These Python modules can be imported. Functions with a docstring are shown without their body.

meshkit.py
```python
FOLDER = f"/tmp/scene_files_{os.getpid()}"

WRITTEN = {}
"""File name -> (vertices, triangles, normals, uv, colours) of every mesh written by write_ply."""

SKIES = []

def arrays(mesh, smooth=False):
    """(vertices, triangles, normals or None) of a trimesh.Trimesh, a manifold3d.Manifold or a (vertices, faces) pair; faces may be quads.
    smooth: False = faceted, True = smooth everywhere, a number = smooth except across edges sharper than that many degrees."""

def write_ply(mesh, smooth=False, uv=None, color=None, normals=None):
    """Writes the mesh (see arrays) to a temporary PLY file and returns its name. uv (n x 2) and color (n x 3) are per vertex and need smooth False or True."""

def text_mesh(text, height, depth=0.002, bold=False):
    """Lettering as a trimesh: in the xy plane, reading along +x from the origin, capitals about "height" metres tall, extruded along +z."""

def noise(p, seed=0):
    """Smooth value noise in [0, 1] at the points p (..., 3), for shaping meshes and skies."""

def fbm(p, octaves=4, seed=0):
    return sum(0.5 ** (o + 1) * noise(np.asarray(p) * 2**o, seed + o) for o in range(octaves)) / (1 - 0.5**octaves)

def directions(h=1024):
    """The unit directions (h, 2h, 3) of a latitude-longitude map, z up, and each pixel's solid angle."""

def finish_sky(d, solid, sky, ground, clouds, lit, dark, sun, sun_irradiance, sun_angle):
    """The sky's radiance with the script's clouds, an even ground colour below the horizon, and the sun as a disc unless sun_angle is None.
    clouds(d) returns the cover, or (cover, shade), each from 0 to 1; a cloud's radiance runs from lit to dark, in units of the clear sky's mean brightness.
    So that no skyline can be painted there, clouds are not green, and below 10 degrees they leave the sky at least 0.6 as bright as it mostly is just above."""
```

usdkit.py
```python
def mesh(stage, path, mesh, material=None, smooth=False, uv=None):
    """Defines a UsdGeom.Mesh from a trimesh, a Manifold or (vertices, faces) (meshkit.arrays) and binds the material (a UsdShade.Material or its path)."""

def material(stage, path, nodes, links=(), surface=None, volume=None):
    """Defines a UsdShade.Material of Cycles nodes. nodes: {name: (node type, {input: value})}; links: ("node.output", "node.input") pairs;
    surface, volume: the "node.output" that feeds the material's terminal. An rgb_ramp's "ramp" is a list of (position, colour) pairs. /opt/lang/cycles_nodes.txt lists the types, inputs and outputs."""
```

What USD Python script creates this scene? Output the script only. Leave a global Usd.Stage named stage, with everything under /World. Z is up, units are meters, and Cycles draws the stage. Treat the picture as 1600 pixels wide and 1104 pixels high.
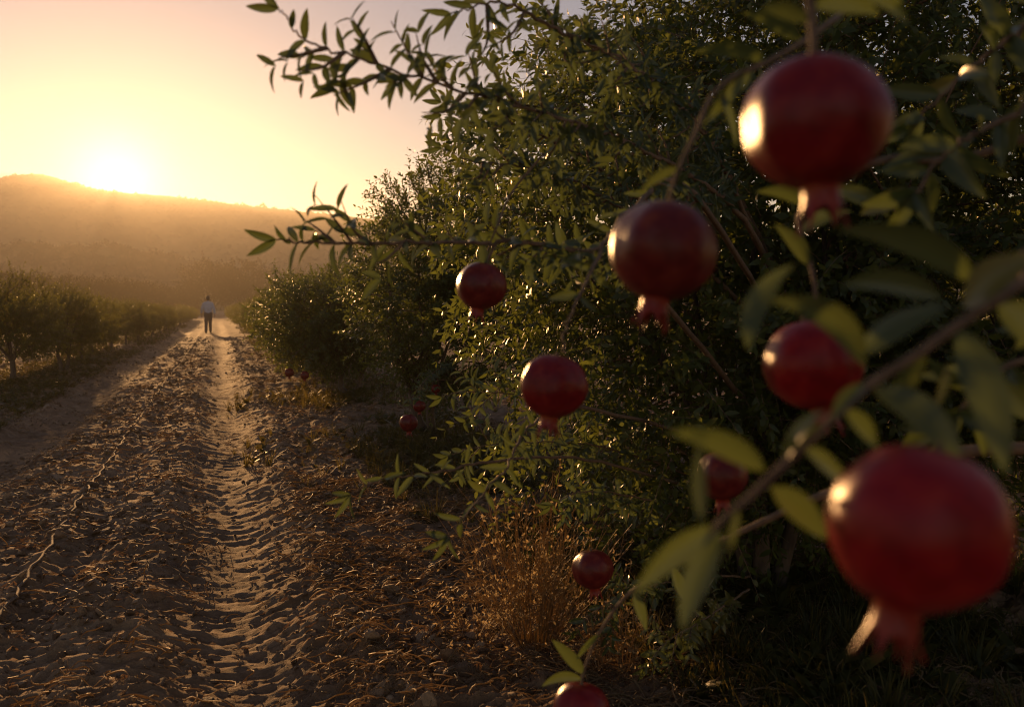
import math, random
import numpy as np
import trimesh
import manifold3d as m3
import usdkit, meshkit
from pxr import Usd, UsdGeom, UsdLux, UsdShade, Gf, Sdf, Vt

stage = Usd.Stage.CreateInMemory()
UsdGeom.SetStageUpAxis(stage, 'Z')
UsdGeom.SetStageMetersPerUnit(stage, 1.0)
world = UsdGeom.Xform.Define(stage, '/World')
stage.SetDefaultPrim(world.GetPrim())

# ------------------------------------------------------------------ camera
EYE = np.array([0.0, 0.0, 1.15])
FPX = 1555.0                                   # focal length in pixels of the 1600 px wide photograph
TILT = math.atan(69.0 / FPX)                   # looking slightly down
cam = UsdGeom.Camera.Define(stage, '/World/camera')
cam.CreateHorizontalApertureAttr(36.0)
cam.CreateVerticalApertureAttr(36.0 * 706 / 1024)
cam.CreateFocalLengthAttr(36.0 * FPX / 1600)
cam.CreateFStopAttr(4.8)
cam.CreateFocusDistanceAttr(4.6)
cam.CreateClippingRangeAttr((0.05, 5000.0))
cam.AddTranslateOp().Set(Gf.Vec3d(*EYE))
cam.AddRotateXOp().Set(90.0 - math.degrees(TILT))
cam.CreateExposureAttr(0.22)

CT, ST = math.cos(TILT), math.sin(TILT)
def P(px, py, d):
    """World point seen at a pixel of the photograph, d metres along the viewing axis."""
    x, y = (px - 800.0) / FPX * d, (552.0 - py) / FPX * d
    return np.array([x, d * CT + y * ST, EYE[2] - d * ST + y * CT])

# ------------------------------------------------------------------ sun and sky
sd = P(183, 279, 1.0) - EYE
sd /= np.linalg.norm(sd)
SUN_EL, SUN_ROT = math.asin(sd[2]), math.atan2(sd[0], sd[1])
SUN_COL = (1.0, 0.52, 0.19)
sky_mat = usdkit.material(stage, '/World/Looks/sky', {
    'sky': ('sky_texture', {'sky_type': 'single_scattering', 'sun_disc': False, 'sun_elevation': SUN_EL, 'sun_rotation': SUN_ROT,
                            'altitude': 0.0, 'air_density': 1.1, 'aerosol_density': 0.0, 'ozone_density': 0.6}),
    'warm': ('mix', {'mix_type': 'multiply', 'fac': 1.0, 'color2': (1.0, 0.82, 0.94)}),
    # the sun's own aureole, a few degrees wide
    'geo': ('geometry', {}), 'nrm': ('vector_math', {'math_type': 'normalize'}), 'dot': ('vector_math', {'math_type': 'dot_product', 'vector2': tuple(sd)}),
    'pos': ('math', {'math_type': 'maximum', 'value2': 0.0}), 'pw': ('math', {'math_type': 'power', 'value2': 1500.0}), 'pw2': ('math', {'math_type': 'power', 'value2': 160.0}),
    'k2': ('math', {'math_type': 'multiply', 'value2': 0.03}), 'sum': ('math', {'math_type': 'add'}),
    'aur': ('mix', {'mix_type': 'multiply', 'fac': 1.0, 'color2': (11.0, 8.0, 4.5)}), 'add': ('mix', {'mix_type': 'add', 'fac': 1.0}),
    'bg': ('background_shader', {'strength': 0.078})},
    [('geo.position', 'nrm.vector1'), ('nrm.vector', 'dot.vector1'), ('dot.value', 'pos.value1'), ('pos.value', 'pw.value1'), ('pos.value', 'pw2.value1'), ('pw2.value', 'k2.value1'),
     ('pw.value', 'sum.value1'), ('k2.value', 'sum.value2'), ('sum.value', 'aur.color1'), ('sky.color', 'warm.color1'), ('warm.color', 'add.color1'), ('aur.color', 'add.color2'), ('add.color', 'bg.color')], surface='bg.background')
sky = UsdLux.DomeLight.Define(stage, '/World/sky')
UsdShade.MaterialBindingAPI.Apply(sky.GetPrim()).Bind(sky_mat)
sky.GetPrim().SetCustomDataByKey('kind', 'structure')
sun = UsdLux.DistantLight.Define(stage, '/World/sun')
sun.CreateNormalizeAttr(True)
sun.CreateIntensityAttr(1.25)
sun.CreateAngleAttr(0.53)
sun.CreateColorAttr(Gf.Vec3f(*SUN_COL))
zax = Gf.Vec3d(*sd)
rot = Gf.Rotation(Gf.Vec3d(0, 0, 1), zax)
sun.AddTransformOp().Set(Gf.Matrix4d().SetRotate(rot))
sun.GetPrim().SetCustomDataByKey('kind', 'structure')

# ------------------------------------------------------------------ helpers
used = {}
def numbered(parent, name):
    k = (parent, name)
    n = used.get(k, 0)
    used[k] = n + 1
    return name if n == 0 else f'{name}_{n:03d}'

def path_of(parent, name):
    base = '/World' if parent is None else str(parent.GetPath())
    return f'{base}/{numbered(base, name)}'

def tag(prim, label=None, cat=None, group=None, kind=None):
    p = prim.GetPrim() if hasattr(prim, 'GetPrim') else prim
    for k, v in (('label', label), ('category', cat), ('group', group), ('kind', kind)):
        if v:
            p.SetCustomDataByKey(k, v)
    return p

def thing(name, label, cat, loc=(0, 0, 0), rotz=0.0, scale=None, group=None):
    x = UsdGeom.Xform.Define(stage, path_of(None, name))
    x.AddTranslateOp().Set(Gf.Vec3d(*map(float, loc)))
    x.AddRotateZOp().Set(float(rotz))
    if scale is not None:
        x.AddScaleOp().Set(Gf.Vec3f(*map(float, np.broadcast_to(scale, 3))))
    return tag(x, label, cat, group)

def obj(name, mesh, mat, parent=None, smooth=True, **kw):
    m = usdkit.mesh(stage, path_of(parent, name), mesh, mat, smooth=smooth)
    return tag(m, **kw)

class MB:
    """Collects (vertices, triangles) pieces into one mesh."""
    def __init__(self): self.v, self.f, self.n = [], [], 0
    def add(self, v, f):
        v, f = np.asarray(v, float), np.asarray(f, int)
        if f.shape[1] == 4: f = np.vstack([f[:, [0, 1, 2]], f[:, [0, 2, 3]]])
        self.v.append(v); self.f.append(f + self.n); self.n += len(v)
    def mesh(self): return np.vstack(self.v), np.vstack(self.f)

def unit(v):
    v = np.asarray(v, float)
    return v / np.maximum(np.linalg.norm(v, axis=-1, keepdims=True), 1e-12)

def tube(pts, radii, k=5, cap=True):
    """A tapered tube along a polyline."""
    pts = np.asarray(pts, float); n = len(pts)
    radii = np.broadcast_to(np.asarray(radii, float), (n,)) if np.ndim(radii) == 0 else np.interp(np.linspace(0, 1, n), np.linspace(0, 1, len(radii)), radii)
    t = unit(np.gradient(pts, axis=0))
    ref = np.array([0, 0, 1.0]) if abs(t[0][2]) < 0.9 else np.array([1.0, 0, 0])
    a = np.empty_like(t)
    x = unit(np.cross(t[0], ref))
    for i in range(n):
        x = x - t[i] * (x @ t[i]); x = x / max(np.linalg.norm(x), 1e-9); a[i] = x
    b = np.cross(t, a)
    ang = np.arange(k) / k * 2 * np.pi
    ring = a[:, None] * np.cos(ang)[None, :, None] + b[:, None] * np.sin(ang)[None, :, None]
    v = (pts[:, None] + ring * radii[:, None, None]).reshape(-1, 3)
    i, j = np.meshgrid(np.arange(n - 1), np.arange(k), indexing='ij')
    q = np.stack([i * k + j, i * k + (j + 1) % k, (i + 1) * k + (j + 1) % k, (i + 1) * k + j], -1).reshape(-1, 4)
    f = np.vstack([q[:, [0, 1, 2]], q[:, [0, 2, 3]]])
    if cap:
        v = np.vstack([v, pts[0], pts[-1]])
        c = np.arange(k)
        f = np.vstack([f, np.stack([(c + 1) % k, c, np.full(k, n * k)], 1), np.stack([(n - 1) * k + c, (n - 1) * k + (c + 1) % k, np.full(k, n * k + 1)], 1)])
    return v, f

def smooth_line(pts, n):
    """Catmull-Rom through the points."""
    p = np.asarray(pts, float)
    p = np.vstack([2 * p[0] - p[1], p, 2 * p[-1] - p[-2]])
    m = len(p) - 3
    u = np.linspace(0, m - 1e-9, n); i = u.astype(int); t = (u - i)[:, None]
    a, b, c, d = p[i], p[i + 1], p[i + 2], p[i + 3]
    return 0.5 * (2 * b + (c - a) * t + (2 * a - 5 * b + 4 * c - d) * t ** 2 + (3 * b - a - 3 * c + d) * t ** 3)

def noise2(x, y, seed=0):
    """Fast smooth 2-D value noise in [0, 1]."""
    ix, iy = np.floor(x).astype(np.int64), np.floor(y).astype(np.int64)
    fx, fy = x - ix, y - iy
    fx, fy = fx * fx * (3 - 2 * fx), fy * fy * (3 - 2 * fy)
    def h(a, b):
        n = (a * 374761393 + b * 668265263 + seed * 144665) & 0xFFFFFFFF
        n = ((n ^ (n >> 13)) * 1274126177) & 0xFFFFFFFF
        return ((n ^ (n >> 16)) & 0xFFFF) / 65535.0
    return (h(ix, iy) * (1 - fx) + h(ix + 1, iy) * fx) * (1 - fy) + (h(ix, iy + 1) * (1 - fx) + h(ix + 1, iy + 1) * fx) * fy

def fbm2(x, y, octaves=3, seed=0):
    return sum(0.5 ** (o + 1) * noise2(x * 2 ** o + 17.3 * o, y * 2 ** o - 9.1 * o, seed + o) for o in range(octaves)) / (1 - 0.5 ** octaves)

# ------------------------------------------------------------------ materials
def mat(name, nodes, links, surface='p.BSDF', volume=None):
    return usdkit.material(stage, f'/World/Looks/{name}', nodes, links, surface=surface, volume=volume)

def leaf_mat(name, dark, light, trans, tw=0.4, rough=0.42, spec=0.5, island=True):
    src = ('geometry', {}) if island else ('object_info', {})
    out = 'r.random_per_island' if island else 'r.random'
    return mat(name, {
        'r': src, 'ramp': ('rgb_ramp', {'ramp': [(0.0, dark), (0.75, light), (0.93, light), (1.0, tuple(1.5 * a * b for a, b in zip(light, (1.9, 1.15, 0.7))))]}),
        'p': ('principled_bsdf', {'roughness': rough, 'specular_ior_level': spec}),
        't': ('translucent_bsdf', {'color': trans}), 'm': ('mix_closure', {'fac': tw})},
        [(out, 'ramp.fac'), ('ramp.color', 'p.base_color'), ('p.BSDF', 'm.closure1'), ('t.BSDF', 'm.closure2')], surface='m.closure')

def bark_mat(name, a, b, scale=30.0):
    return mat(name, {
        'g': ('texture_coordinate', {}), 'mp': ('mapping', {'scale': (1, 1, 0.3)}), 'n': ('noise_texture', {'scale': scale, 'detail': 4.0, 'roughness': 0.65}),
        'ramp': ('rgb_ramp', {'ramp': [(0.3, a), (0.7, b)]}), 'b': ('bump', {'strength': 0.7, 'distance': 0.004}),
        'p': ('principled_bsdf', {'roughness': 0.8})},
        [('g.object', 'mp.vector'), ('mp.vector', 'n.vector'), ('n.fac', 'ramp.fac'), ('ramp.color', 'p.base_color'), ('n.fac', 'b.height'), ('b.normal', 'p.normal')])

M = {}
M['leaf'] = leaf_mat('leaf_green', (0.060, 0.084, 0.018), (0.110, 0.132, 0.030), (0.22, 0.26, 0.045), 0.38, 0.40, 0.5)
M['leaf_big'] = leaf_mat('leaf_near', (0.050, 0.072, 0.022), (0.10, 0.118, 0.036), (0.18, 0.20, 0.04), 0.32, 0.38, 0.5)
M['leaf_row'] = leaf_mat('leaf_row', (0.058, 0.076, 0.015), (0.108, 0.122, 0.026), (0.25, 0.24, 0.035), 0.40, 0.45, 0.4)
M['leaf_dry'] = leaf_mat('leaf_autumn', (0.05, 0.04, 0.012), (0.11, 0.075, 0.02), (0.20, 0.11, 0.02), 0.4, 0.6, 0.3)
M['leaf_far'] = leaf_mat('leaf_far', (0.022, 0.024, 0.010), (0.045, 0.042, 0.014), (0.10, 0.07, 0.015), 0.25, 0.7, 0.2)
M['leaf_one'] = leaf_mat('leaf_single', (0.048, 0.074, 0.030), (0.092, 0.115, 0.046), (0.15, 0.20, 0.045), 0.28, 0.34, 0.6, island=False)
M['bark'] = bark_mat('bark', (0.035, 0.025, 0.018), (0.095, 0.068, 0.047))
M['twig'] = bark_mat('twig_bark', (0.07, 0.042, 0.025), (0.16, 0.10, 0.06), 80.0)
M['grass'] = leaf_mat('grass_blades', (0.05, 0.055, 0.012), (0.13, 0.10, 0.03), (0.22, 0.17, 0.04), 0.4, 0.5, 0.3)
M['straw'] = leaf_mat('dry_straw', (0.28, 0.195, 0.105), (0.48, 0.36, 0.20), (0.56, 0.42, 0.22), 0.5, 0.55, 0.4)
# ------------------------------------------------------------------ ground
ROWK = 0.296                                   # the rows run towards the photograph's vanishing point left of the middle
RN = math.hypot(1, ROWK)
ROW_DIR = np.array([-ROWK, 1.0]) / RN
def across(x, y): return (x + ROWK * y) / RN
def along(x, y): return (y - ROWK * x) / RN
def from_row(u, t):
    return np.array([u * 1.0 / RN - ROWK * t / RN, u * ROWK / RN + t / RN])

def bump_(u, c, w): return np.exp(-((u - c) / w) ** 2)

def ground_h(x, y, fine=True):
    x, y = np.asarray(x, float), np.asarray(y, float)
    u, t = across(x, y), along(x, y)
    far = np.clip((y - 120) / 300, 0, 1)
    h = 0.06 * (fbm2(x / 2.2, y / 2.2, 3, 5) - 0.5)
    uw = u + 0.10 * (noise2(t / 1.3, t * 0 + 3.0, 9) - 0.5)
    r1, r2 = bump_(uw, 0.08, 0.22), bump_(uw, -1.50, 0.24)
    rut = np.maximum(r1, .7 * r2)
    h += -0.045 * rut + 0.03 * bump_(uw, -0.32, 0.14) + 0.025 * bump_(uw, 0.46, 0.14) + 0.025 * bump_(uw, -1.15, 0.14) + 0.02 * bump_(uw, -1.85, 0.15)
    h += 0.035 * bump_(uw, -0.72, 0.06)
    h += 0.011 * np.sin(2 * np.pi * uw / 0.23 + 1.3) * np.clip(bump_(uw, -.3, .5) + bump_(uw, .75, .45) + bump_(uw, -2.1, .5), 0, 1) * (1 - rut)
    h += 0.06 * bump_(u, 1.75, 0.5) + 0.05 * bump_(u, -2.75, 0.5)
    if fine:
        amp = np.clip(1.05 - 0.72 * rut, 0.22, 1)
        tilled = amp * (0.45 + 0.9 * fbm2(x / 0.9, y / 0.9, 2, 40))
        wx, wy = x + 0.05 * (noise2(x / .11, y / .11, 70) - .5), y + 0.05 * (noise2(x / .11, y / .11, 71) - .5)
        bil = 0
        for s, a in ((0.15, 0.014), (0.075, 0.024), (0.04, 0.028), (0.021, 0.017)):
            ut, tt = across(wx, wy), along(wx, wy)
            n = noise2(ut / (s * 1.5), tt / (s * 0.85), int(s * 1000))
            bil = bil + a * (1 - np.abs(2 * n - 1)) ** 1.3
        h += tilled * bil * np.clip(1.3 - y / 60, 0.2, 1)
        rip = np.sin(2 * np.pi * (t + 0.10 * noise2(u * 3, t * 2.5, 8) + 0.25 * u * u) / 0.125)
        h += rut * 0.0055 * rip * np.clip(1.6 * noise2(u * 2.0, t * 1.9, 12) - .35, 0, 1) + rut * 0.006 * (noise2(x / .02, y / .02, 77) - .5)
    return h * (1 - 0.6 * far)

def fan_grid(rows, cols):
    """One sheet from behind the camera to the foot of the hills, finer where it is near."""
    y = np.concatenate([np.linspace(-200, -1, 14), np.linspace(-0.4, 1.9, 40), 2.0 * (980 / 2.0) ** (np.linspace(0, 1, rows))])
    w = 2.6 + 0.82 * np.maximum(y, 0) + np.where(y < 0, -1.5 * y, 0)
    w = np.where(y > 60, 51.8 + 1.6 * (y - 60), w)
    s = np.linspace(-1, 1, cols)
    c = -0.05 * np.maximum(y, 0)
    X = c[:, None] + s[None, :] * w[:, None]
    Y = np.repeat(y[:, None], cols, 1)
    Z = ground_h(X, Y)
    n, m = X.shape
    i, j = np.meshgrid(np.arange(n - 1), np.arange(m - 1), indexing='ij')
    q = np.stack([i * m + j, i * m + j + 1, (i + 1) * m + j + 1, (i + 1) * m + j], -1).reshape(-1, 4)
    return np.stack([X, Y, Z], -1).reshape(-1, 3), q

M['soil'] = mat('soil', {
    'g': ('geometry', {}),
    'n1': ('noise_texture', {'scale': 1.1, 'detail': 5.0, 'roughness': 0.6}), 'n2': ('noise_texture', {'scale': 28.0, 'detail': 6.0, 'roughness': 0.7}),
    'n3': ('noise_texture', {'scale': 160.0, 'detail': 3.0, 'roughness': 0.7}),
    'ra': ('rgb_ramp', {'ramp': [(0.32, (0.12, 0.068, 0.033)), (0.5, (0.19, 0.11, 0.055)), (0.70, (0.28, 0.175, 0.092))]}),
    'rb': ('rgb_ramp', {'ramp': [(0.3, (0.70, 0.68, 0.66)), (0.7, (1.2, 1.16, 1.1))]}),
    'mul': ('mix', {'mix_type': 'multiply', 'fac': 1.0}),
    'hh': ('mix_float', {'fac': 0.35, 'use_clamp': False}),
    'b': ('bump', {'strength': 0.9, 'distance': 0.012}),
    'p': ('principled_bsdf', {'roughness': 0.85, 'specular_ior_level': 0.3})},
    [('g.position', 'n1.vector'), ('g.position', 'n2.vector'), ('g.position', 'n3.vector'), ('n1.fac', 'ra.fac'), ('n2.fac', 'rb.fac'),
     ('ra.color', 'mul.color1'), ('rb.color', 'mul.color2'), ('mul.color', 'p.base_color'), ('n2.fac', 'hh.a'), ('n3.fac', 'hh.b'), ('hh.result', 'b.height'), ('b.normal', 'p.normal')])
obj('ground', fan_grid(1150, 520), M['soil'], kind='structure', label='tilled brown soil with two ripple-marked wheel ruts running between the tree rows')

# ------------------------------------------------------------------ hills
def ridge_mesh(line, d0, d1, back, nx, ny, seed, rough, x_wide):
    """A hill: crest heights from pixels of the photograph at crest distance d1, foot at d0."""
    px = np.array([p[0] for p in line], float); py = np.array([p[1] for p in line], float)
    X = np.linspace(-x_wide, x_wide, nx)
    crest = np.interp(X / d1 * FPX + 800, px, (483 - py) / FPX * d1 + EYE[2])
    k = np.exp(-np.linspace(-2, 2, 9) ** 2); k /= k.sum()
    crest = np.convolve(np.pad(crest, 4, mode='edge'), k, mode='valid')
    V = np.linspace(0, 1, ny)
    Y = np.concatenate([d0 + (d1 - d0) * V, d1 + (back - d1) * V[1:]])
    prof = np.concatenate([V ** 1.25 * (1 - 0.0 * V), 1 - V[1:] ** 1.5])
    XX, YY = np.meshgrid(X, Y)
    ZZ = crest[None] * prof[:, None]
    gull = fbm2(XX / 110, YY / 110, 4, seed) - 0.5
    ZZ += rough * gull * np.sin(np.pi * np.clip(prof, 0, 1))[:, None] * 0.8 + 0.06 * rough * (fbm2(XX / 5, YY / 5, 2, seed + 9) - 0.5)
    ZZ[0] = -1.2; ZZ[-1] = -1.2
    HILLS.append((X, Y, ZZ))
    n, m = XX.shape
    i, j = np.meshgrid(np.arange(n - 1), np.arange(m - 1), indexing='ij')
    q = np.stack([i * m + j, i * m + j + 1, (i + 1) * m + j + 1, (i + 1) * m + j], -1).reshape(-1, 4)
    return np.stack([XX, YY, ZZ], -1).reshape(-1, 3), q

HILLS = []
M['hill'] = mat('hill_scrub', {
    'g': ('geometry', {}), 'n1': ('noise_texture', {'scale': 0.05, 'detail': 6.0, 'roughness': 0.65}), 'n2': ('noise_texture', {'scale': 0.6, 'detail': 3.0, 'roughness': 0.6}),
    'ra': ('rgb_ramp', {'ramp': [(0.35, (0.045, 0.042, 0.018)), (0.55, (0.09, 0.07, 0.03)), (0.7, (0.14, 0.10, 0.05))]}),
    'b': ('bump', {'strength': 1.0, 'distance': 1.0}), 'p': ('principled_bsdf', {'roughness': 0.9, 'specular_ior_level': 0.1})},
    [('g.position', 'n1.vector'), ('g.position', 'n2.vector'), ('n1.fac', 'ra.fac'), ('ra.color', 'p.base_color'), ('n2.fac', 'b.height'), ('b.normal', 'p.normal')])
RIDGE = [(-1600, 330), (-900, 350), (-400, 300), (-150, 296), (-60, 287), (0, 281), (30, 275), (60, 272), (85, 276), (120, 290), (170, 301), (250, 306), (330, 315),
         (400, 324), (470, 331), (600, 345), (760, 372), (950, 402), (1200, 420), (1600, 425), (2400, 400), (3200, 420)]
FOLD = [(-1600, 400), (-500, 372), (-100, 380), (0, 385), (60, 384), (110, 388), (160, 383), (215, 392), (260, 400), (300, 408), (330, 414), (380, 425), (440, 436), (560, 446), (800, 450), (1600, 445), (3200, 430)]
RD = 1100.0
obj('hill_ridge', ridge_mesh(RIDGE, 930, RD, 1500, 420, 60, 3, 18.0, 1700), M['hill'], kind='structure', label='long hazy ridge under the low sun')
obj('low_hill', ridge_mesh(FOLD, 600, 655, 720, 300, 30, 23, 3.0, 1050), M['hill'], kind='structure', label='low wooded rise in front of the ridge')

# ------------------------------------------------------------------ haze
M['haze'] = mat('haze', {'v': ('principled_volume', {'color': (0.98, 0.93, 0.86), 'density': 0.000165, 'anisotropy': 0.75})}, [], surface=None, volume='v.volume')
def haze_box():
    b = trimesh.creation.box([3700, 2200, 166.0])
    b.apply_translation([0, 720, 83 - 3.0])
    return b
obj('haze', haze_box(), M['haze'], smooth=False, kind='stuff', label='golden dust haze hanging over the orchard and the hills')
# ------------------------------------------------------------------ leaves, shoots, trees
T_LOW = (np.array([(0, 0, 0), (.35, -.95, .05), (.35, .95, .05), (.72, -.72, .05), (.72, .72, .05), (1, 0, 0)], float),
         np.array([(0, 1, 2), (1, 3, 4), (1, 4, 2), (3, 5, 4)]))
T_MED = (np.array([(0, 0, 0), (.33, -.95, .07), (.33, 0, 0), (.33, .95, .07), (.70, -.78, .07), (.70, 0, 0), (.70, .78, .07), (1, 0, 0)], float),
         np.array([(0, 1, 2), (0, 2, 3), (1, 4, 5), (1, 5, 2), (2, 5, 6), (2, 6, 3), (4, 7, 5), (5, 7, 6)]))

def leaf_fan(n=9):
    u = np.linspace(0, 1, n)
    w = np.sin(np.pi * np.clip(u, 0, 1) ** 0.85) ** 0.75 * (1 - .15 * u)
    w[0] = .06
    vs, fs = [], []
    for a, b in zip(u, w):
        for v, h in ((-1, .075), (-.5, .03), (0, 0), (.5, .03), (1, .075)):
            vs.append((a, v * b, h * b))
    for i in range(n - 1):
        for k in range(4):
            p = i * 5 + k
            fs += [(p, p + 5, p + 6), (p, p + 6, p + 1)]
    return np.array(vs), np.array(fs)
T_HIGH = leaf_fan()

def leaves(pos, d, nrm, L, W, bend, tpl):
    V, F = tpl
    d = unit(d); side = unit(np.cross(nrm, d)); nn = np.cross(d, side)
    u, v, h = V[:, 0], V[:, 1], V[:, 2]
    B = np.asarray(bend)[:, None] * (u ** 2)[None] + h[None] * np.ones((len(pos), 1))
    U = u[None] - 0.35 * np.asarray(bend)[:, None] ** 2 * (u ** 3)[None]
    pts = pos[:, None] + d[:, None] * (L[:, None] * U)[..., None] + side[:, None] * (W[:, None] * 0.5 * v[None])[..., None] + nn[:, None] * (L[:, None] * B)[..., None]
    n, k = len(pos), len(V)
    return pts.reshape(-1, 3), (F[None] + (np.arange(n) * k)[:, None, None]).reshape(-1, 3)

def perp(D):
    ref = np.where(np.abs(D[:, 2:3]) < 0.9, np.array([[0, 0, 1.0]]), np.array([[1.0, 0, 0]]))
    a = unit(np.cross(D, ref)); return a, np.cross(D, a)

def shoots(rng, O, D, Ls, k, LL, WW, tpl, droop=0.15, thick=0.0016, s0=0.12, keep=1.0):
    """Leafy shoots, all at once. Returns (leaf mesh, twig mesh)."""
    n = len(O); D = unit(D)
    curve = rng.normal(0, .12, (n, 3)) + np.array([0, 0, -droop])
    s = np.linspace(s0, 1, k)
    def at(s): return O[:, None] + D[:, None] * (Ls[:, None] * s[None])[..., None] + curve[:, None] * (Ls[:, None] * s[None] ** 2)[..., None]
    pos = at(s)
    T = unit(D[:, None] + 2 * s[None, :, None] * curve[:, None])
    a, b = perp(D)
    ph0 = rng.uniform(0, 2 * np.pi, n)
    out_p, out_d, out_n = [], [], []
    for side in (0, 1):
        phi = ph0[:, None] + np.arange(k)[None] * (np.pi / 2 + .25) + side * np.pi + rng.normal(0, .3, (n, k))
        R = a[:, None] * np.cos(phi)[..., None] + b[:, None] * np.sin(phi)[..., None]
        fwd = 0.45 + 0.55 * s[None, :, None] ** 2
        ld = unit(T * fwd + R * 0.85 + rng.normal(0, .16, (n, k, 3)) + np.array([0, 0, -.12]))
        nn = T + np.array([0, 0, .45]) + rng.normal(0, .25, (n, k, 3))
        nn = unit(nn - ld * (nn * ld).sum(-1, keepdims=True))
        out_p.append(pos); out_d.append(ld); out_n.append(nn)
    p, d, nn = (np.concatenate(x).reshape(-1, 3) for x in (out_p, out_d, out_n))
    m = len(p)
    sz = rng.uniform(.55, 1.15, m) * np.tile(np.repeat(1.0, n)[:, None] * (1.0 - .45 * np.abs(s - .45))[None], (2, 1)).reshape(-1)
    L, W = LL * sz, WW * sz * rng.uniform(.8, 1.2, m)
    sel = rng.random(m) < keep
    lm = leaves(p[sel], d[sel], nn[sel], L[sel], W[sel], rng.normal(-.12, .14, m)[sel], tpl)
    st = np.linspace(0, 1, 4); c = at(st); rad = thick * (1 - .7 * st)
    ang = np.arange(3) / 3 * 2 * np.pi
    ring = a[:, None] * np.cos(ang)[None, :, None] + b[:, None] * np.sin(ang)[None, :, None]
    tv = (c[:, :, None] + ring[:, None] * rad[None, :, None, None]).reshape(-1, 3)
    q = []
    for i in range(3):
        for j in range(3):
            q.append((i * 3 + j, i * 3 + (j + 1) % 3, (i + 1) * 3 + (j + 1) % 3, (i + 1) * 3 + j))
    q = np.array(q); q = np.vstack([q[:, [0, 1, 2]], q[:, [0, 2, 3]]])
    tf = (q[None] + (np.arange(n) * 12)[:, None, None]).reshape(-1, 3)
    return lm, (tv, tf)

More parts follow.
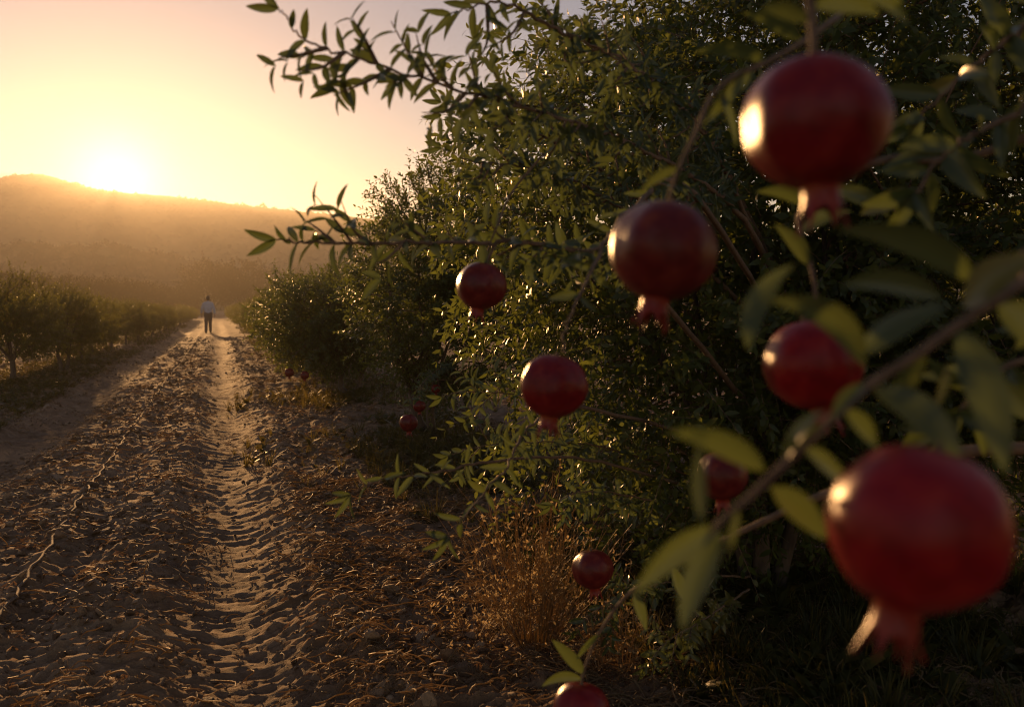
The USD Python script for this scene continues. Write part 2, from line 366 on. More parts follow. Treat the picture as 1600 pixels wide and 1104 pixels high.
def grow_tree(seed, center, radii, trunk_top, n_limb, n_shoot, shoot_len, k, LL, WW, tpl, hollow=.35, gap=.42, trunk_r=.05, lumps=.28, stems=1, scale=.5,
              flat=.0, keepfn=None, up=.35, droop=.15, branchy=70, thick=.0016, stemspread=.12):
    """Returns dict of meshes: trunk list, limbs list, twigs, crown."""
    rng = np.random.default_rng(seed)
    C, R = np.array(center, float), np.array(radii, float)
    def lump(d):
        return 1 + lumps * (2 * meshkit.fbm(d * 1.9 + seed * 3.1, 3, seed) - 1) * 1.6
    O = np.zeros((0, 3)); DD = np.zeros((0, 3))
    while len(O) < n_shoot:
        d = unit(rng.normal(size=(n_shoot * 3, 3)))
        r = (hollow ** 3 + (1 - hollow ** 3) * rng.random(len(d))) ** (1 / 3) * lump(d)
        o = C + d * R * r[:, None]
        ok = (meshkit.fbm(o / scale + seed, 2, seed + 5) > gap) & (o[:, 2] > .08)
        if keepfn is not None: ok &= keepfn(o)
        O = np.vstack([O, o[ok]]); DD = np.vstack([DD, d[ok]])
    O, DD = O[:n_shoot], DD[:n_shoot]
    D = unit(DD + np.array([0, 0, up]) + rng.normal(0, .45, (n_shoot, 3)))
    Ls = shoot_len * rng.uniform(.55, 1.35, n_shoot)
    lm, tm = shoots(rng, O - D * (Ls * .35)[:, None], D, Ls, k, LL, WW, tpl, droop=droop, thick=thick)
    twigs = MB(); twigs.add(*tm)
    base = np.array([C[0], C[1], 0.0]) if flat == 0 else np.array(flat, float)
    trunks, limbs, lp = [], [], []
    for sidx in range(stems):
        a = rng.uniform(0, 6.28)
        off = np.array([math.cos(a), math.sin(a), 0]) * (stemspread if stems > 1 else .03)
        top = base + off * 1.6 + np.array([0, 0, trunk_top])
        tb = base + off * .5
        z = ground_h(tb[0], tb[1], False) if abs(base[0]) + abs(base[1]) > 1e-6 else 0.0
        line = smooth_line([tb + [0, 0, z - .06], tb + [0, 0, z + .03], tb * .5 + top * .5 + rng.normal(0, .025, 3) * [1, 1, 0], top], 12)
        rr = trunk_r / math.sqrt(stems) * rng.uniform(.85, 1.15)
        trunks.append(tube(line, [rr * 1.5, rr * 1.05, rr * .95, rr * .85], 9))
        for i in range(max(2, n_limb // stems)):
            e = O[rng.integers(len(O))]
            e = C + (e - C) * .8
            mid = top * .45 + e * .55 + rng.normal(0, .05, 3) + np.array([0, 0, .05])
            line = smooth_line([top - [0, 0, .04], top * .8 + mid * .2, mid, e], 14)
            limbs.append(tube(line, [rr * .6, rr * .42, rr * .28, .004], 6))
            lp.append(line[4:])
    lp = np.vstack(lp)
    for e in O[rng.choice(len(O), min(branchy, len(O)), replace=False)]:
        j = np.argmin(((lp - e) ** 2).sum(1) + 2.0 * np.maximum(0, lp[:, 2] - e[2]) ** 2)
        a = lp[j]
        twigs.add(*tube(smooth_line([a, a * .5 + e * .5 + rng.normal(0, .03, 3), e], 6), [.006, .0045, .002], 4, cap=False))
    return dict(trunk=trunks, limb=limbs, twigs=twigs.mesh(), crown=lm)

def put_tree(parts, parent, leafm, barkm='bark'):
    for t in parts['trunk']: obj('trunk', t, M[barkm], parent)
    for t in parts['limb']: obj('limb', t, M[barkm], parent)
    obj('twigs', parts['twigs'], M['twig'], parent, kind='stuff')
    obj('crown', parts['crown'], M[leafm], parent, smooth=False, kind='stuff')

kinds = stage.CreateClassPrim('/World/kinds')
def kind_prim(name):
    return UsdGeom.Xform.Define(stage, path_of(kinds, name))

def copy_of(kind, name, label, cat, loc, rotz=0.0, scale=1.0, group=None, matrix=None):
    x = UsdGeom.Xform.Define(stage, path_of(None, name))
    x.GetPrim().GetReferences().AddInternalReference(kind.GetPath())
    if matrix is not None:
        x.AddTransformOp().Set(matrix)
    else:
        x.AddTranslateOp().Set(Gf.Vec3d(*map(float, loc))); x.AddRotateZOp().Set(float(rotz))
        x.AddScaleOp().Set(Gf.Vec3f(*map(float, np.broadcast_to(scale, 3))))
    x.GetPrim().SetInstanceable(True)
    return tag(x, label, cat, group)

def ground_at(x, y): return float(ground_h(np.array([x]), np.array([y]), False)[0])

# orchard trees of the rows: five kinds, standing along two rows and beyond
row_kinds = []
for i in range(5):
    kp = kind_prim('row_tree')
    put_tree(grow_tree(100 + i, (0, 0, 1.02), (.98, .98, .66), .40, 9, 1400, .24, 9, .052, .021, T_LOW, hollow=.15, gap=.38, trunk_r=.055, lumps=.24, stems=1 + i % 2, up=.5, droop=.05, thick=.002), kp, 'leaf_row')
    row_kinds.append(kp)
far_kinds = []
for i in range(3):
    kp = kind_prim('far_row_tree')
    put_tree(grow_tree(140 + i, (0, 0, 1.0), (1.0, 1.0, .64), .36, 6, 420, .25, 7, .075, .034, T_LOW, hollow=.2, gap=.38, trunk_r=.06, lumps=.28, up=.7, droop=.05, branchy=10, thick=.003), kp, 'leaf_row')
    far_kinds.append(kp)

ORD = ['first', 'second', 'third', 'fourth', 'fifth', 'sixth', 'seventh', 'eighth', 'ninth', 'tenth', 'eleventh', 'twelfth', 'thirteenth', 'fourteenth', 'fifteenth',
       'sixteenth', 'seventeenth', 'eighteenth', 'nineteenth', 'twentieth']
rng = np.random.default_rng(11)
# left row
y, n = 14.2, 0
while y < 105:
    x = -7.86 - ROWK * (y - 17.5) + rng.normal(0, .12) - (.3 if n == 0 else 0)
    h = {0: 1.12, 1: 1.0}.get(n, .92 - min(.14, .004 * (y - 20)) + rng.normal(0, .05))
    lab = {0: 'large dark pomegranate tree cut by the left edge, nearest of the left row', 1: 'pomegranate tree with a bare trunk beside the left edge tree'}.get(n, f'{ORD[min(n, 19)]} pomegranate tree from the near end of the left row')
    if n < 14:
        copy_of(row_kinds[n % 5], 'pomegranate_tree', lab, 'tree', (x, y, ground_at(x, y) - .02), rng.uniform(0, 360), (h * rng.uniform(.70, .82), h * rng.uniform(.70, .82), h * (.87 + rng.normal(0, .04))), 'trees of the left row')
    else:
        copy_of(far_kinds[n % 3], 'pomegranate_tree', 'small hazy pomegranate tree at the far end of the left row beside the man', 'tree', (x, y, ground_at(x, y)), rng.uniform(0, 360), (h, h, h), 'far trees of the left row')
    y += rng.uniform(2.9, 3.3) if n < 14 else 2.6
    n += 1
# a second and a third row further left
for r, off in ((1, 4.3), (2, 8.6)):
    y = 19 + 9 * r
    n = 0
    while y < 95:
        x = -7.86 - off - ROWK * (y - 17.5)
        if x / y * FPX + 800 > -130:
            n += 1
            copy_of(far_kinds[n % 3], 'pomegranate_tree', ('orchard tree in the row directly behind the left row', 'orchard tree two rows behind the left row')[r - 1], 'tree', (x, y, ground_at(x, y)),
                    rng.uniform(0, 360), np.array([1, 1, 1.05]) * rng.uniform(.9, 1.05), ('trees of the row behind the left row', 'trees two rows behind the left row')[r - 1])
        y += 3.3
# right row beyond the nearest trees
y, n = 14.7, 0
while y < 105:
    x = 1.6 - ROWK * y + rng.normal(0, .1) + .05
    h = {0: 1.02, 1: 1.0}.get(n, .96 - min(.12, .003 * (y - 12)) + rng.normal(0, .04))
    if n < 12:
        copy_of(row_kinds[(n + 2) % 5], 'pomegranate_tree', f'{ORD[n]} tree of the right row beyond the low wide tree with two tiny fruits', 'tree', (x, y, ground_at(x, y) - .02), rng.uniform(0, 360), (h * .84, h * .84, h * .97), 'trees of the right row')
    else:
        copy_of(far_kinds[n % 3], 'pomegranate_tree', 'small hazy pomegranate tree at the far end of the right row', 'tree', (x, y, ground_at(x, y)), rng.uniform(0, 360), (h, h, h), 'far trees of the right row')
    y += rng.uniform(2.2, 2.6)
    n += 1
# ------------------------------------------------------------------ the big trees at the right
def shell(o): return np.ones(len(o), bool)

# tree C: 8.3 m away, bare trunk above grass
CX, CY = -0.66, 8.4
tC = thing('pomegranate_tree', 'leafy pomegranate tree whose low branch carries the lone dark fruit above the grass', 'tree', (0, 0, 0), group='trees of the right row')
put_tree(grow_tree(301, (CX + .16, CY, 1.36), (.88, .95, .96), .45, 12, 2800, .23, 10, .050, .019, T_LOW, hollow=.15, gap=.36, trunk_r=.06, lumps=.20, stems=2, flat=(CX, CY, 0), up=.5, droop=.12, scale=.4, branchy=120), tC, 'leaf')
# tree A: the great mass at the middle right
AX, AY = 0.98, 3.85
tA = thing('pomegranate_tree', 'big dark pomegranate tree filling the middle right, its long boughs against the sky', 'tree', (0, 0, 0), group='trees of the right row')
put_tree(grow_tree(302, (AX + .28, AY + .25, 1.58), (1.52, 1.35, 1.52), .55, 18, 6800, .25, 9, .056, .0215, T_LOW, hollow=.15, gap=.34, trunk_r=.05, lumps=.20, stems=3, flat=(AX, AY, 0), up=.25, droop=.2, scale=.4, branchy=260,
                   keepfn=lambda o: ~((o[:, 2] > 2.15 + .6 * (o[:, 0] - .1)) & (o[:, 0] < .95)) & ((o[:, 2] > 1.15) | (o[:, 0] > np.where(o[:, 1] > 4.1, -.25 + .25 * (1.15 - o[:, 2]), .08 + .40 * (1.15 - o[:, 2]))))), tA, 'leaf')
# a further tree behind it closes the row towards the right
tD = thing('pomegranate_tree', 'tree of the next row showing as dark leaves behind the upper right fruits', 'tree', (0, 0, 0))
put_tree(grow_tree(303, (3.6, 6.6, 1.7), (1.7, 1.5, 1.5), .55, 10, 2000, .3, 9, .065, .028, T_LOW, hollow=.2, gap=.3, trunk_r=.06, lumps=.2, stems=2, flat=(3.6, 6.6, 0), up=.3, droop=.15, branchy=60), tD, 'leaf')

# tree E: 12.4 m away, low and wide
EX, EY = -2.05, 12.4
tE = thing('pomegranate_tree', 'low wide pomegranate tree with two tiny red fruits under its left edge', 'tree', (0, 0, 0), group='trees of the right row')
put_tree(grow_tree(305, (EX - .12, EY, 1.03), (1.02, .9, .66), .35, 12, 2300, .22, 9, .050, .020, T_LOW, hollow=.1, gap=.34, trunk_r=.055, lumps=.16, stems=2, flat=(EX, EY, 0), up=.4, droop=.08, scale=.4, branchy=60), tE, 'leaf')
# ------------------------------------------------------------------ what lies and grows on the ground (uncountable)
def quats(axis_angle_yaw, tilt_dir, tilt):
    """Yaw about z, then a tilt towards tilt_dir; rows of (w, x, y, z)."""
    cy, sy = np.cos(axis_angle_yaw / 2), np.sin(axis_angle_yaw / 2)
    ct, st_ = np.cos(tilt / 2), np.sin(tilt / 2)
    ax, ay = -np.sin(tilt_dir), np.cos(tilt_dir)
    w, x, y_, z = ct * cy, st_ * ax * cy + st_ * ay * sy, st_ * ay * cy - st_ * ax * sy, ct * sy
    return np.stack([w, x, y_, z], 1)

def scatter(name, protos, material, pts, yaw, tilt_dir, tilt, scale, idx, label, smooth=False):
    pi = UsdGeom.PointInstancer.Define(stage, path_of(None, name))
    rel = pi.CreatePrototypesRel()
    for v in protos:
        rel.AddTarget(obj(name + '_piece', v, M[material], pi, smooth=smooth).GetPath())
    pi.CreateProtoIndicesAttr(Vt.IntArray.FromNumpy(idx.astype(np.int32)))
    pi.CreatePositionsAttr(Vt.Vec3fArray.FromNumpy(pts.astype(np.float32)))
    q = quats(yaw, tilt_dir, tilt)
    pi.CreateOrientationsAttr(Vt.QuathArray([Gf.Quath(float(a), float(b), float(c), float(d)) for a, b, c, d in q]))
    pi.CreateScalesAttr(Vt.Vec3fArray.FromNumpy(np.broadcast_to(scale[:, None] if scale.ndim == 1 else scale, (len(pts), 3)).astype(np.float32)))
    return tag(pi, label, kind='stuff')

def clod(seed, sub=2):
    m = trimesh.creation.icosphere(sub, 1.0)
    v = np.array(m.vertices)
    v *= (0.42 + 0.75 * meshkit.fbm(v * 1.5 + seed * 7.7, 3, seed) + 0.42 * meshkit.noise(v * 4.1 + seed, seed + 50))[:, None]
    rng = np.random.default_rng(seed)
    for _ in range(7):                                            # broken faces
        n = unit(rng.normal(size=3)); d = rng.uniform(.35, .65)
        s = v @ n
        v -= np.maximum(0, s - d)[:, None] * n * .85
    return v * [1, .85, .62], np.array(m.faces)

rng = np.random.default_rng(21)
def ground_points(n, u0, u1, y0, y1, power=1.0):
    """Points on the ground between two lines along the rows, thinning out with distance."""
    a = rng.random(n)
    y = y0 * (y1 / y0) ** a if power == 1 else (y0 ** (1 - power) + a * (y1 ** (1 - power) - y0 ** (1 - power))) ** (1 / (1 - power))
    u = rng.uniform(u0, u1, n)
    x = u * RN - ROWK * y
    return x, y, u

M['clod'] = mat('soil_clod', {
    'g': ('geometry', {}), 'o': ('object_info', {}), 'n2': ('noise_texture', {'scale': 70.0, 'detail': 5.0, 'roughness': 0.7}),
    'ra': ('rgb_ramp', {'ramp': [(0.0, (0.10, 0.057, 0.029)), (0.6, (0.18, 0.106, 0.055)), (1.0, (0.27, 0.175, 0.098))]}),
    'rb': ('rgb_ramp', {'ramp': [(0.3, (0.65, 0.63, 0.6)), (0.7, (1.2, 1.18, 1.12))]}), 'mul': ('mix', {'mix_type': 'multiply', 'fac': 1.0}),
    'b': ('bump', {'strength': 0.8, 'distance': 0.008}), 'p': ('principled_bsdf', {'roughness': 0.75, 'specular_ior_level': 0.4})},
    [('g.position', 'n2.vector'), ('o.random', 'ra.fac'), ('n2.fac', 'rb.fac'), ('ra.color', 'mul.color1'), ('rb.color', 'mul.color2'), ('mul.color', 'p.base_color'), ('n2.fac', 'b.height'), ('b.normal', 'p.normal')])

x, y, u = ground_points(130000, -5.0, 2.7, 2.0, 40, 1.28)
rutness = np.maximum(bump_(u, .08, .26), .6 * bump_(u, -1.5, .28))
ok = rng.random(len(x)) > .97 * rutness
patch = fbm2(x / .7, y / .7, 2, 61)
ok &= rng.random(len(x)) < np.clip((patch - .25) * 2.2, .1, 1)
x, y, u = x[ok], y[ok], u[ok]
sz = np.clip(rng.lognormal(math.log(.0125), .55, len(x)), .003, .04) * np.clip(.8 + y / 18, 1, 2.0) * np.where(np.maximum(bump_(u, .08, .3), bump_(u, -1.5, .3)) > .3, .6, 1)
z = ground_h(x, y) + sz * rng.uniform(-.45, .12, len(x))
scatter('soil_clods', [clod(i, 3 if i < 3 else 2) for i in range(7)], 'clod', np.stack([x, y, z], 1), rng.uniform(0, 6.28, len(x)), rng.uniform(0, 6.28, len(x)), rng.uniform(0, .9, len(x)), sz,
        rng.integers(0, 7, len(x)), 'crumbly brown clods of tilled soil strewn between the ruts', smooth=28)

def straw_bit(seed):
    r = np.random.default_rng(seed)
    n = 5
    p = np.zeros((n, 3)); a = r.uniform(-.3, .3)
    for i in range(1, n):
        a += r.normal(0, .55)
        p[i] = p[i - 1] + np.array([math.cos(a), math.sin(a), r.normal(.05, .28)]) * .25
    p -= p.mean(0); p[:, 2] += .10 + .12 * np.sin(np.linspace(0, np.pi, n))
    return tube(smooth_line(p, 9), [.026, .022, .010], 3, cap=False)
def many_bits(n, u0, u1, y0, y1, pw):
    x, y, u = ground_points(n, u0, u1, y0, y1, pw)
    ok = rng.random(n) > .85 * np.maximum(bump_(u, .08, .24), bump_(u, -1.5, .24))
    ok &= rng.random(n) < np.clip((fbm2(x / .5, y / .5, 2, 81) - .22) * 2.4, .08, 1)
    return x[ok], y[ok]
a, b = many_bits(17000, -4.4, 2.6, 2.0, 26, 1.35), many_bits(8000, .35, 2.2, 2.1, 6.5, 1.2)
x, y = np.concatenate([a[0], b[0]]), np.concatenate([a[1], b[1]])
sz = rng.uniform(.045, .13, len(x)) * np.clip(.7 + y / 20, 1, 1.6)
scatter('dry_straw', [straw_bit(300 + i) for i in range(12)], 'straw', np.stack([x, y, ground_h(x, y) + .004], 1), rng.uniform(0, 6.28, len(x)), rng.uniform(0, 6.28, len(x)), np.abs(rng.normal(0, .25, len(x))), sz,
        rng.integers(0, 12, len(x)), 'curled dry stalks and roots scattered over the tilled soil', smooth=True)

def tuft(seed, n=16, lean=.55, w=.022):
    r = np.random.default_rng(seed); mb = MB()
    for _ in range(n):
        a = r.uniform(0, 6.28); d = np.array([math.cos(a), math.sin(a), 0]); L = r.uniform(.5, 1.1); le = lean * r.uniform(.2, 1.5)
        s = np.linspace(0, 1, 4)[:, None]
        c = d * .10 * r.random() + d * le * L * s ** 1.8 + np.array([0, 0, 1]) * L * (s - .32 * le * s ** 2)
        sd_ = np.array([-d[1], d[0], 0]) * w
        ww = np.array([1, .85, .55, 0])[:, None]
        v = np.vstack([c - sd_ * ww, (c + sd_ * ww)[:3]])
        mb.add(v, [(0, 4, 5), (0, 5, 1), (1, 5, 6), (1, 6, 2), (2, 6, 3)])
    return mb.mesh()
def weed(seed):
    """A low broad-leaved weed."""
    r = np.random.default_rng(seed)
    n = 14
    a = r.uniform(0, 6.28, n)
    d = np.stack([np.cos(a), np.sin(a), r.uniform(.3, 1.4, n)], 1)
    pos = np.stack([np.zeros(n), np.zeros(n), r.uniform(0, .4, n)], 1)
    return leaves(pos, d, np.stack([-np.cos(a), -np.sin(a), np.ones(n)], 1), r.uniform(.35, .7, n), r.uniform(.12, .22, n), r.normal(-.3, .15, n), T_LOW)
tufts = [tuft(500 + i) for i in range(5)] + [weed(540 + i) for i in range(3)]
gx, gy = [], []
for (n, u0, u1, y0, y1, pw) in ((4600, 1.0, 2.4, 5.2, 60, 1.3), (1800, 2.2, 3.6, 3.0, 40, 1.3), (6500, -3.6, -1.9, 8, 70, 1.25), (3600, 1.25, 3.4, 2.0, 5.8, 1.0), (1100, -7.5, -3.4, 10, 60, 1.2)):
    x, y, u = ground_points(n, u0, u1, y0, y1, pw)
    ok = rng.random(n) < np.clip((fbm2(x / .8, y / .8, 2, 91) - .33) * 3.2, 0, 1)
    gx.append(x[ok]); gy.append(y[ok])
for (cx, cy, n, r) in ((CX, CY - .2, 420, .6), (-.2, 6.7, 260, .5), (-2.3, 12.1, 300, .8), (-7.86, 17.3, 200, .6), (-7.2, 14.0, 200, .6), (-8.8, 20.4, 160, .6), (-9.7, 23.6, 130, .6)):
    gx.append(cx + rng.normal(0, r, n)); gy.append(cy + rng.normal(0, r * .8, n))
n = 420
x, y, u = ground_points(n, -.75, -.15, 2.2, 14, 1.2); gx.append(x); gy.append(y)          # small weeds between the ruts
x, y, u = ground_points(n, -3.0, -1.7, 3.0, 14, 1.2); gx.append(x); gy.append(y)
x, y = np.concatenate(gx), np.concatenate(gy)
uu = across(x, y)
small = (uu > -1.85) & (uu < .1)
sz = np.where(small, rng.uniform(.02, .055, len(x)), rng.uniform(.08, .21, len(x)))
idx = np.where(small, rng.integers(3, 8, len(x)), rng.integers(0, 8, len(x)))
scatter('grass', tufts, 'grass', np.stack([x, y, ground_h(x, y, False) - .004], 1), rng.uniform(0, 6.28, len(x)), rng.uniform(0, 6.28, len(x)), np.abs(rng.normal(0, .15, len(x))), sz, idx,
        'green and yellowing grass and weeds along the feet of the tree rows')

# ------------------------------------------------------------------ dry weed clump
def dry_weed(seed, n_stem, height, spread):
    r = np.random.default_rng(seed); mb = MB(); sb = MB()
    for _ in range(n_stem):
        a = r.uniform(0, 6.28); lean = abs(r.normal(0, spread)); L = height * r.uniform(.55, 1.1)
        d = np.array([math.cos(a) * lean, math.sin(a) * lean, 1.0]); d /= np.linalg.norm(d)
        s = np.linspace(0, 1, 6)[:, None]
        p = np.array([math.cos(a), math.sin(a), 0]) * .03 + d * L * s + np.cumsum(r.normal(0, .012, (6, 3)), 0) * s
        p[:, 2] -= .06 * lean * L * s[:, 0] ** 2
        line = smooth_line(p, 14)
        mb.add(*tube(line, [.0017, .0014, .0007], 3, cap=False))
        for _ in range(r.integers(4, 8)):
            i = r.integers(4, 13)
            b = line[i]; dd = unit(d * .8 + r.normal(0, .6, 3)); l = L * r.uniform(.10, .28)
            q = smooth_line([b, b + dd * l * .5 + r.normal(0, .01, 3), b + dd * l + r.normal(0, .018, 3)], 6)
            mb.add(*tube(q, [.0011, .0006], 3, cap=False))
            e = q[-1]
            k = r.integers(1, 4)
            dl = unit(r.normal(0, 1, (k, 3)) + dd)
            sb.add(*leaves(np.repeat(e[None], k, 0), dl, unit(r.normal(0, 1, (k, 3))), r.uniform(.008, .02, k), r.uniform(.004, .007, k), r.normal(0, .4, k), T_LOW))
    return mb.mesh(), sb.mesh()
for (px, py, ns, hh, sp, lab) in ((838, 1030, 125, .54, .40, 'golden dry weed clump standing at the edge of the tilled soil before the big tree'),
                                   (735, 1010, 26, .22, .8, 'low sprawling dry weed left of the tall golden weed clump'),
                                   (960, 1075, 34, .30, .6, 'dry weed beside the lowest hanging fruit at the bottom edge')):
    d = 1.15 * FPX / (py - 483)
    w = P(px, py, d); w[2] = ground_at(w[0], w[1])
    t = thing('dry_weed', lab, 'dry weed', w)
    st_, sd2 = dry_weed(px, ns, hh, sp)
    obj('stems', st_, M['straw'], t, kind='stuff'); obj('seed_heads', sd2, M['straw'], t, smooth=False, kind='stuff')

# thin pale line along the rut
r = np.random.default_rng(5)
ys = np.linspace(2.4, 34, 420)
us = -.72 + .018 * np.cumsum(r.normal(0, .12, len(ys))) * .6 + .006 * np.sin(ys * 9.0) + .008 * np.sin(ys * 23.0)
us = us - np.linspace(us[0] + .74, us[-1] + .70, len(ys))
xs = us * RN - ROWK * ys
zs = ground_h(xs, ys)
zs = np.convolve(np.pad(zs, 4, mode='edge'), np.ones(9) / 9, mode='valid') + .012
ln = obj('irrigation_line', tube(np.stack([xs, ys, zs], 1), .0065, 6), M['twig'])
tag(ln, 'thin pale crinkled line lying on the soil along the left edge of the track', 'irrigation line')
# ------------------------------------------------------------------ boughs whose leaves can be told apart
def to_world(pts): return np.array([P(*p) for p in pts])
VIEW = np.array([0, CT, -ST]); UPV = np.array([0, ST, CT]); RIGHT = np.array([1.0, 0, 0])

def one_leaf(parent, pos, d, n, L, W, bend):
    v, f = leaves(np.asarray(pos)[None], np.asarray(d, float)[None], np.asarray(n, float)[None], np.array([L]), np.array([W]), [bend], T_HIGH)
    return obj('leaf', (v, f), M['leaf_one'], parent, smooth=True)

def leaf_px(parent, b, t, d0, d1, w, arc=0.0, roll=0.0):
    """A leaf from pixel b to pixel t (at depths d0, d1), w pixels wide, bowed by arc of its length, rolled about its axis."""
    B, T = P(b[0], b[1], d0), P(t[0], t[1], d1)
    ax = T - B; L = np.linalg.norm(ax); ax /= L
    vd = unit((B + T) / 2 - EYE)
    n0 = unit(-vd - ax * (-vd @ ax)); s0 = np.cross(n0, ax)
    c, s = math.cos(math.radians(roll)), math.sin(math.radians(roll))
    nn = n0 * c + s0 * s; side = np.cross(nn, ax)
    V, F = T_HIGH
    u, v, h = V[:, 0], V[:, 1], V[:, 2]
    bow = 4 * u * (1 - u)
    inpl = np.cross(vd, ax); inpl = inpl if inpl[2] > 0 else -inpl
    W = .80 * w / FPX * (d0 + d1) / 2
    pts = B + ax * (u * L)[:, None] + side * (v * W / 2)[:, None] + nn * (h * W * 2.2)[:, None] + inpl * (arc * L * bow)[:, None]
    return obj('leaf', (pts, F), M['leaf_one'], parent, smooth=True)

def bough(parent, pts, radii, rng, leaf_L, leaf_W, spacing, shoot_every=None, shoot_len=.09, shoot_leaves=8, skip=0.0, upto=1.0, tip=True, name='bough', flatten=.55, wig=.002, singles=45):
    line = smooth_line(to_world(pts), max(12, 8 * len(pts)))
    line[1:-1] += rng.normal(0, wig, (len(line) - 2, 3))
    mb = MB(); mb.add(*tube(line, radii, 7))
    seg = np.r_[0, np.cumsum(np.linalg.norm(np.diff(line, axis=0), axis=1))]
    def at(s): return np.array([np.interp(s, seg, line[:, k]) for k in range(3)])
    def tan(s): return unit(at(min(s + .01, seg[-1])) - at(max(s - .01, 0)))
    todo = []
    def pair(o, T, ph, sc, fw):
        a, b = perp(T[None]); a, b = a[0], b[0]
        for k in (0, 1):
            phi = ph + k * np.pi + rng.normal(0, .35)
            R = a * math.cos(phi) + b * math.sin(phi)
            R = R - VIEW * (R @ VIEW) * flatten
            d = unit(T * fw + unit(R) * .9 + rng.normal(0, .14, 3) + np.array([0, 0, -.15]))
            n = T * .6 + np.array([0, 0, .5]) - VIEW * rng.uniform(-.1, .9) + rng.normal(0, .2, 3)
            z = sc * rng.uniform(.75, 1.15)
            todo.append((o, d, unit(n - d * (n @ d)), leaf_L * z, leaf_W * z * rng.uniform(.85, 1.2), rng.normal(-.22, .12)))
    s, i, end = seg[-1] * skip, 0, seg[-1] * upto
    if tip:
        for da in (-.5, .35):
            T = tan(0) * -1
            d = unit(T + UPV * da)
            todo.append((line[0], d, unit(np.cross(d, VIEW) * .5 - VIEW), leaf_L * 1.05, leaf_W, -.2))
    nxt = s + (shoot_every or 9) * .5
    while s < end:
        pair(at(s), -tan(s), i * 1.75 + rng.normal(0, .3), 1.0, .5)
        if shoot_every and s >= nxt and s > .09:
            nxt += shoot_every * rng.uniform(.75, 1.25)
            o, T = at(s), -tan(s)
            sgn = 1 if rng.random() < .62 else -1
            sdr = unit(T * rng.uniform(.4, .9) + np.cross(VIEW, T) * -sgn * rng.uniform(.6, 1.0) + VIEW * rng.normal(0, .45))
            l = shoot_len * rng.uniform(.6, 1.35)
            cv = smooth_line([o, o + sdr * l * .5 + rng.normal(0, .006, 3), o + sdr * l + np.array([0, 0, .01]) + rng.normal(0, .006, 3)], 8)
            mb.add(*tube(cv, [radii[-1] * .35 if np.ndim(radii) else .001, .0007], 5))
            for q in np.linspace(.25, .97, max(2, shoot_leaves // 2)):
                pair(o + sdr * l * q, sdr, q * 11 + rng.normal(0, .3), .85, .75)
        s += spacing * rng.uniform(.8, 1.2); i += 1
    p = obj(name, mb.mesh(), M['twig'], parent)
    for a in todo[:singles]: one_leaf(p, *a)
    rest = todo[singles:]
    if rest:
        q = [np.array([a[k] for a in rest]) for k in range(6)]
        obj('leaf_spray', leaves(*q, T_HIGH), M['leaf_one'], p, smooth=True, kind='stuff')
    return p, min(singles, len(todo))

rng = np.random.default_rng(78)
cnt = 0
# boughs of the big tree, seen against the sky
_, n = bough(tA, [(436, 14, 1.50), (452, 36, 1.50), (478, 64, 1.51), (560, 92, 1.55), (700, 136, 1.66), (840, 176, 1.85), (990, 228, 2.2), (1150, 330, 2.8), (1235, 480, 3.5)], [.0010, .0016, .0022, .003, .006, .012], rng, .048, .0150, .030, .028, .080, 8, skip=.02, upto=.66, flatten=.65, singles=110)
cnt += n
_, n = bough(tA, [(705, 22, 1.70), (760, 4, 1.74), (810, 14, 1.8), (880, 52, 1.95), (960, 88, 2.2), (1080, 170, 2.7), (1210, 420, 3.5)], [.0012, .0025, .004, .007, .012], rng, .055, .013, .042, .10, .11, 8, skip=.01, upto=.62, singles=50)
cnt += n
_, n = bough(tA, [(432, 374, 1.70), (470, 378, 1.70), (560, 380, 1.72), (660, 379, 1.76), (760, 380, 1.82), (850, 383, 1.95), (1000, 440, 2.5), (1160, 620, 3.4)], [.0014, .0026, .0036, .005, .010], rng, .055, .017, .032, .055, .075, 7, skip=.01, upto=.5, singles=80)
cnt += n
_, n = bough(tA, [(548, 772, 2.15), (600, 748, 2.2), (680, 738, 2.35), (780, 720, 2.6), (930, 720, 3.1), (1150, 780, 3.7)], [.0012, .002, .004, .006], rng, .058, .014, .055, None, upto=.22)
cnt += n
_, n = bough(tA, [(700, 838, 1.95), (735, 795, 1.98), (790, 730, 2.1), (835, 660, 2.3), (930, 640, 2.8), (1150, 700, 3.6)], [.0012, .002, .004, .007], rng, .055, .014, .05, None, upto=.25)
cnt += n
_, n = bough(tA, [(868, 40, 1.95), (905, 62, 1.97), (975, 100, 2.05), (1060, 160, 2.3), (1150, 300, 2.9), (1225, 500, 3.5)], [.0010, .0016, .0026, .005, .010], rng, .045, .014, .030, .035, .09, 8, skip=.01, upto=.6, singles=0)
_, n = bough(tA, [(690, 232, 2.1), (735, 250, 2.12), (820, 262, 2.25), (930, 300, 2.6), (1080, 400, 3.1), (1225, 540, 3.6)], [.0010, .0016, .0026, .005, .010], rng, .045, .014, .030, .035, .09, 8, skip=.01, upto=.6, singles=0)
_, n = bough(tA, [(690, 160, 2.3), (745, 175, 2.32), (850, 215, 2.5), (960, 280, 2.8), (1120, 420, 3.4)], [.0010, .0016, .0026, .005, .010], rng, .045, .014, .030, .035, .10, 8, skip=.01, upto=.7, singles=0)
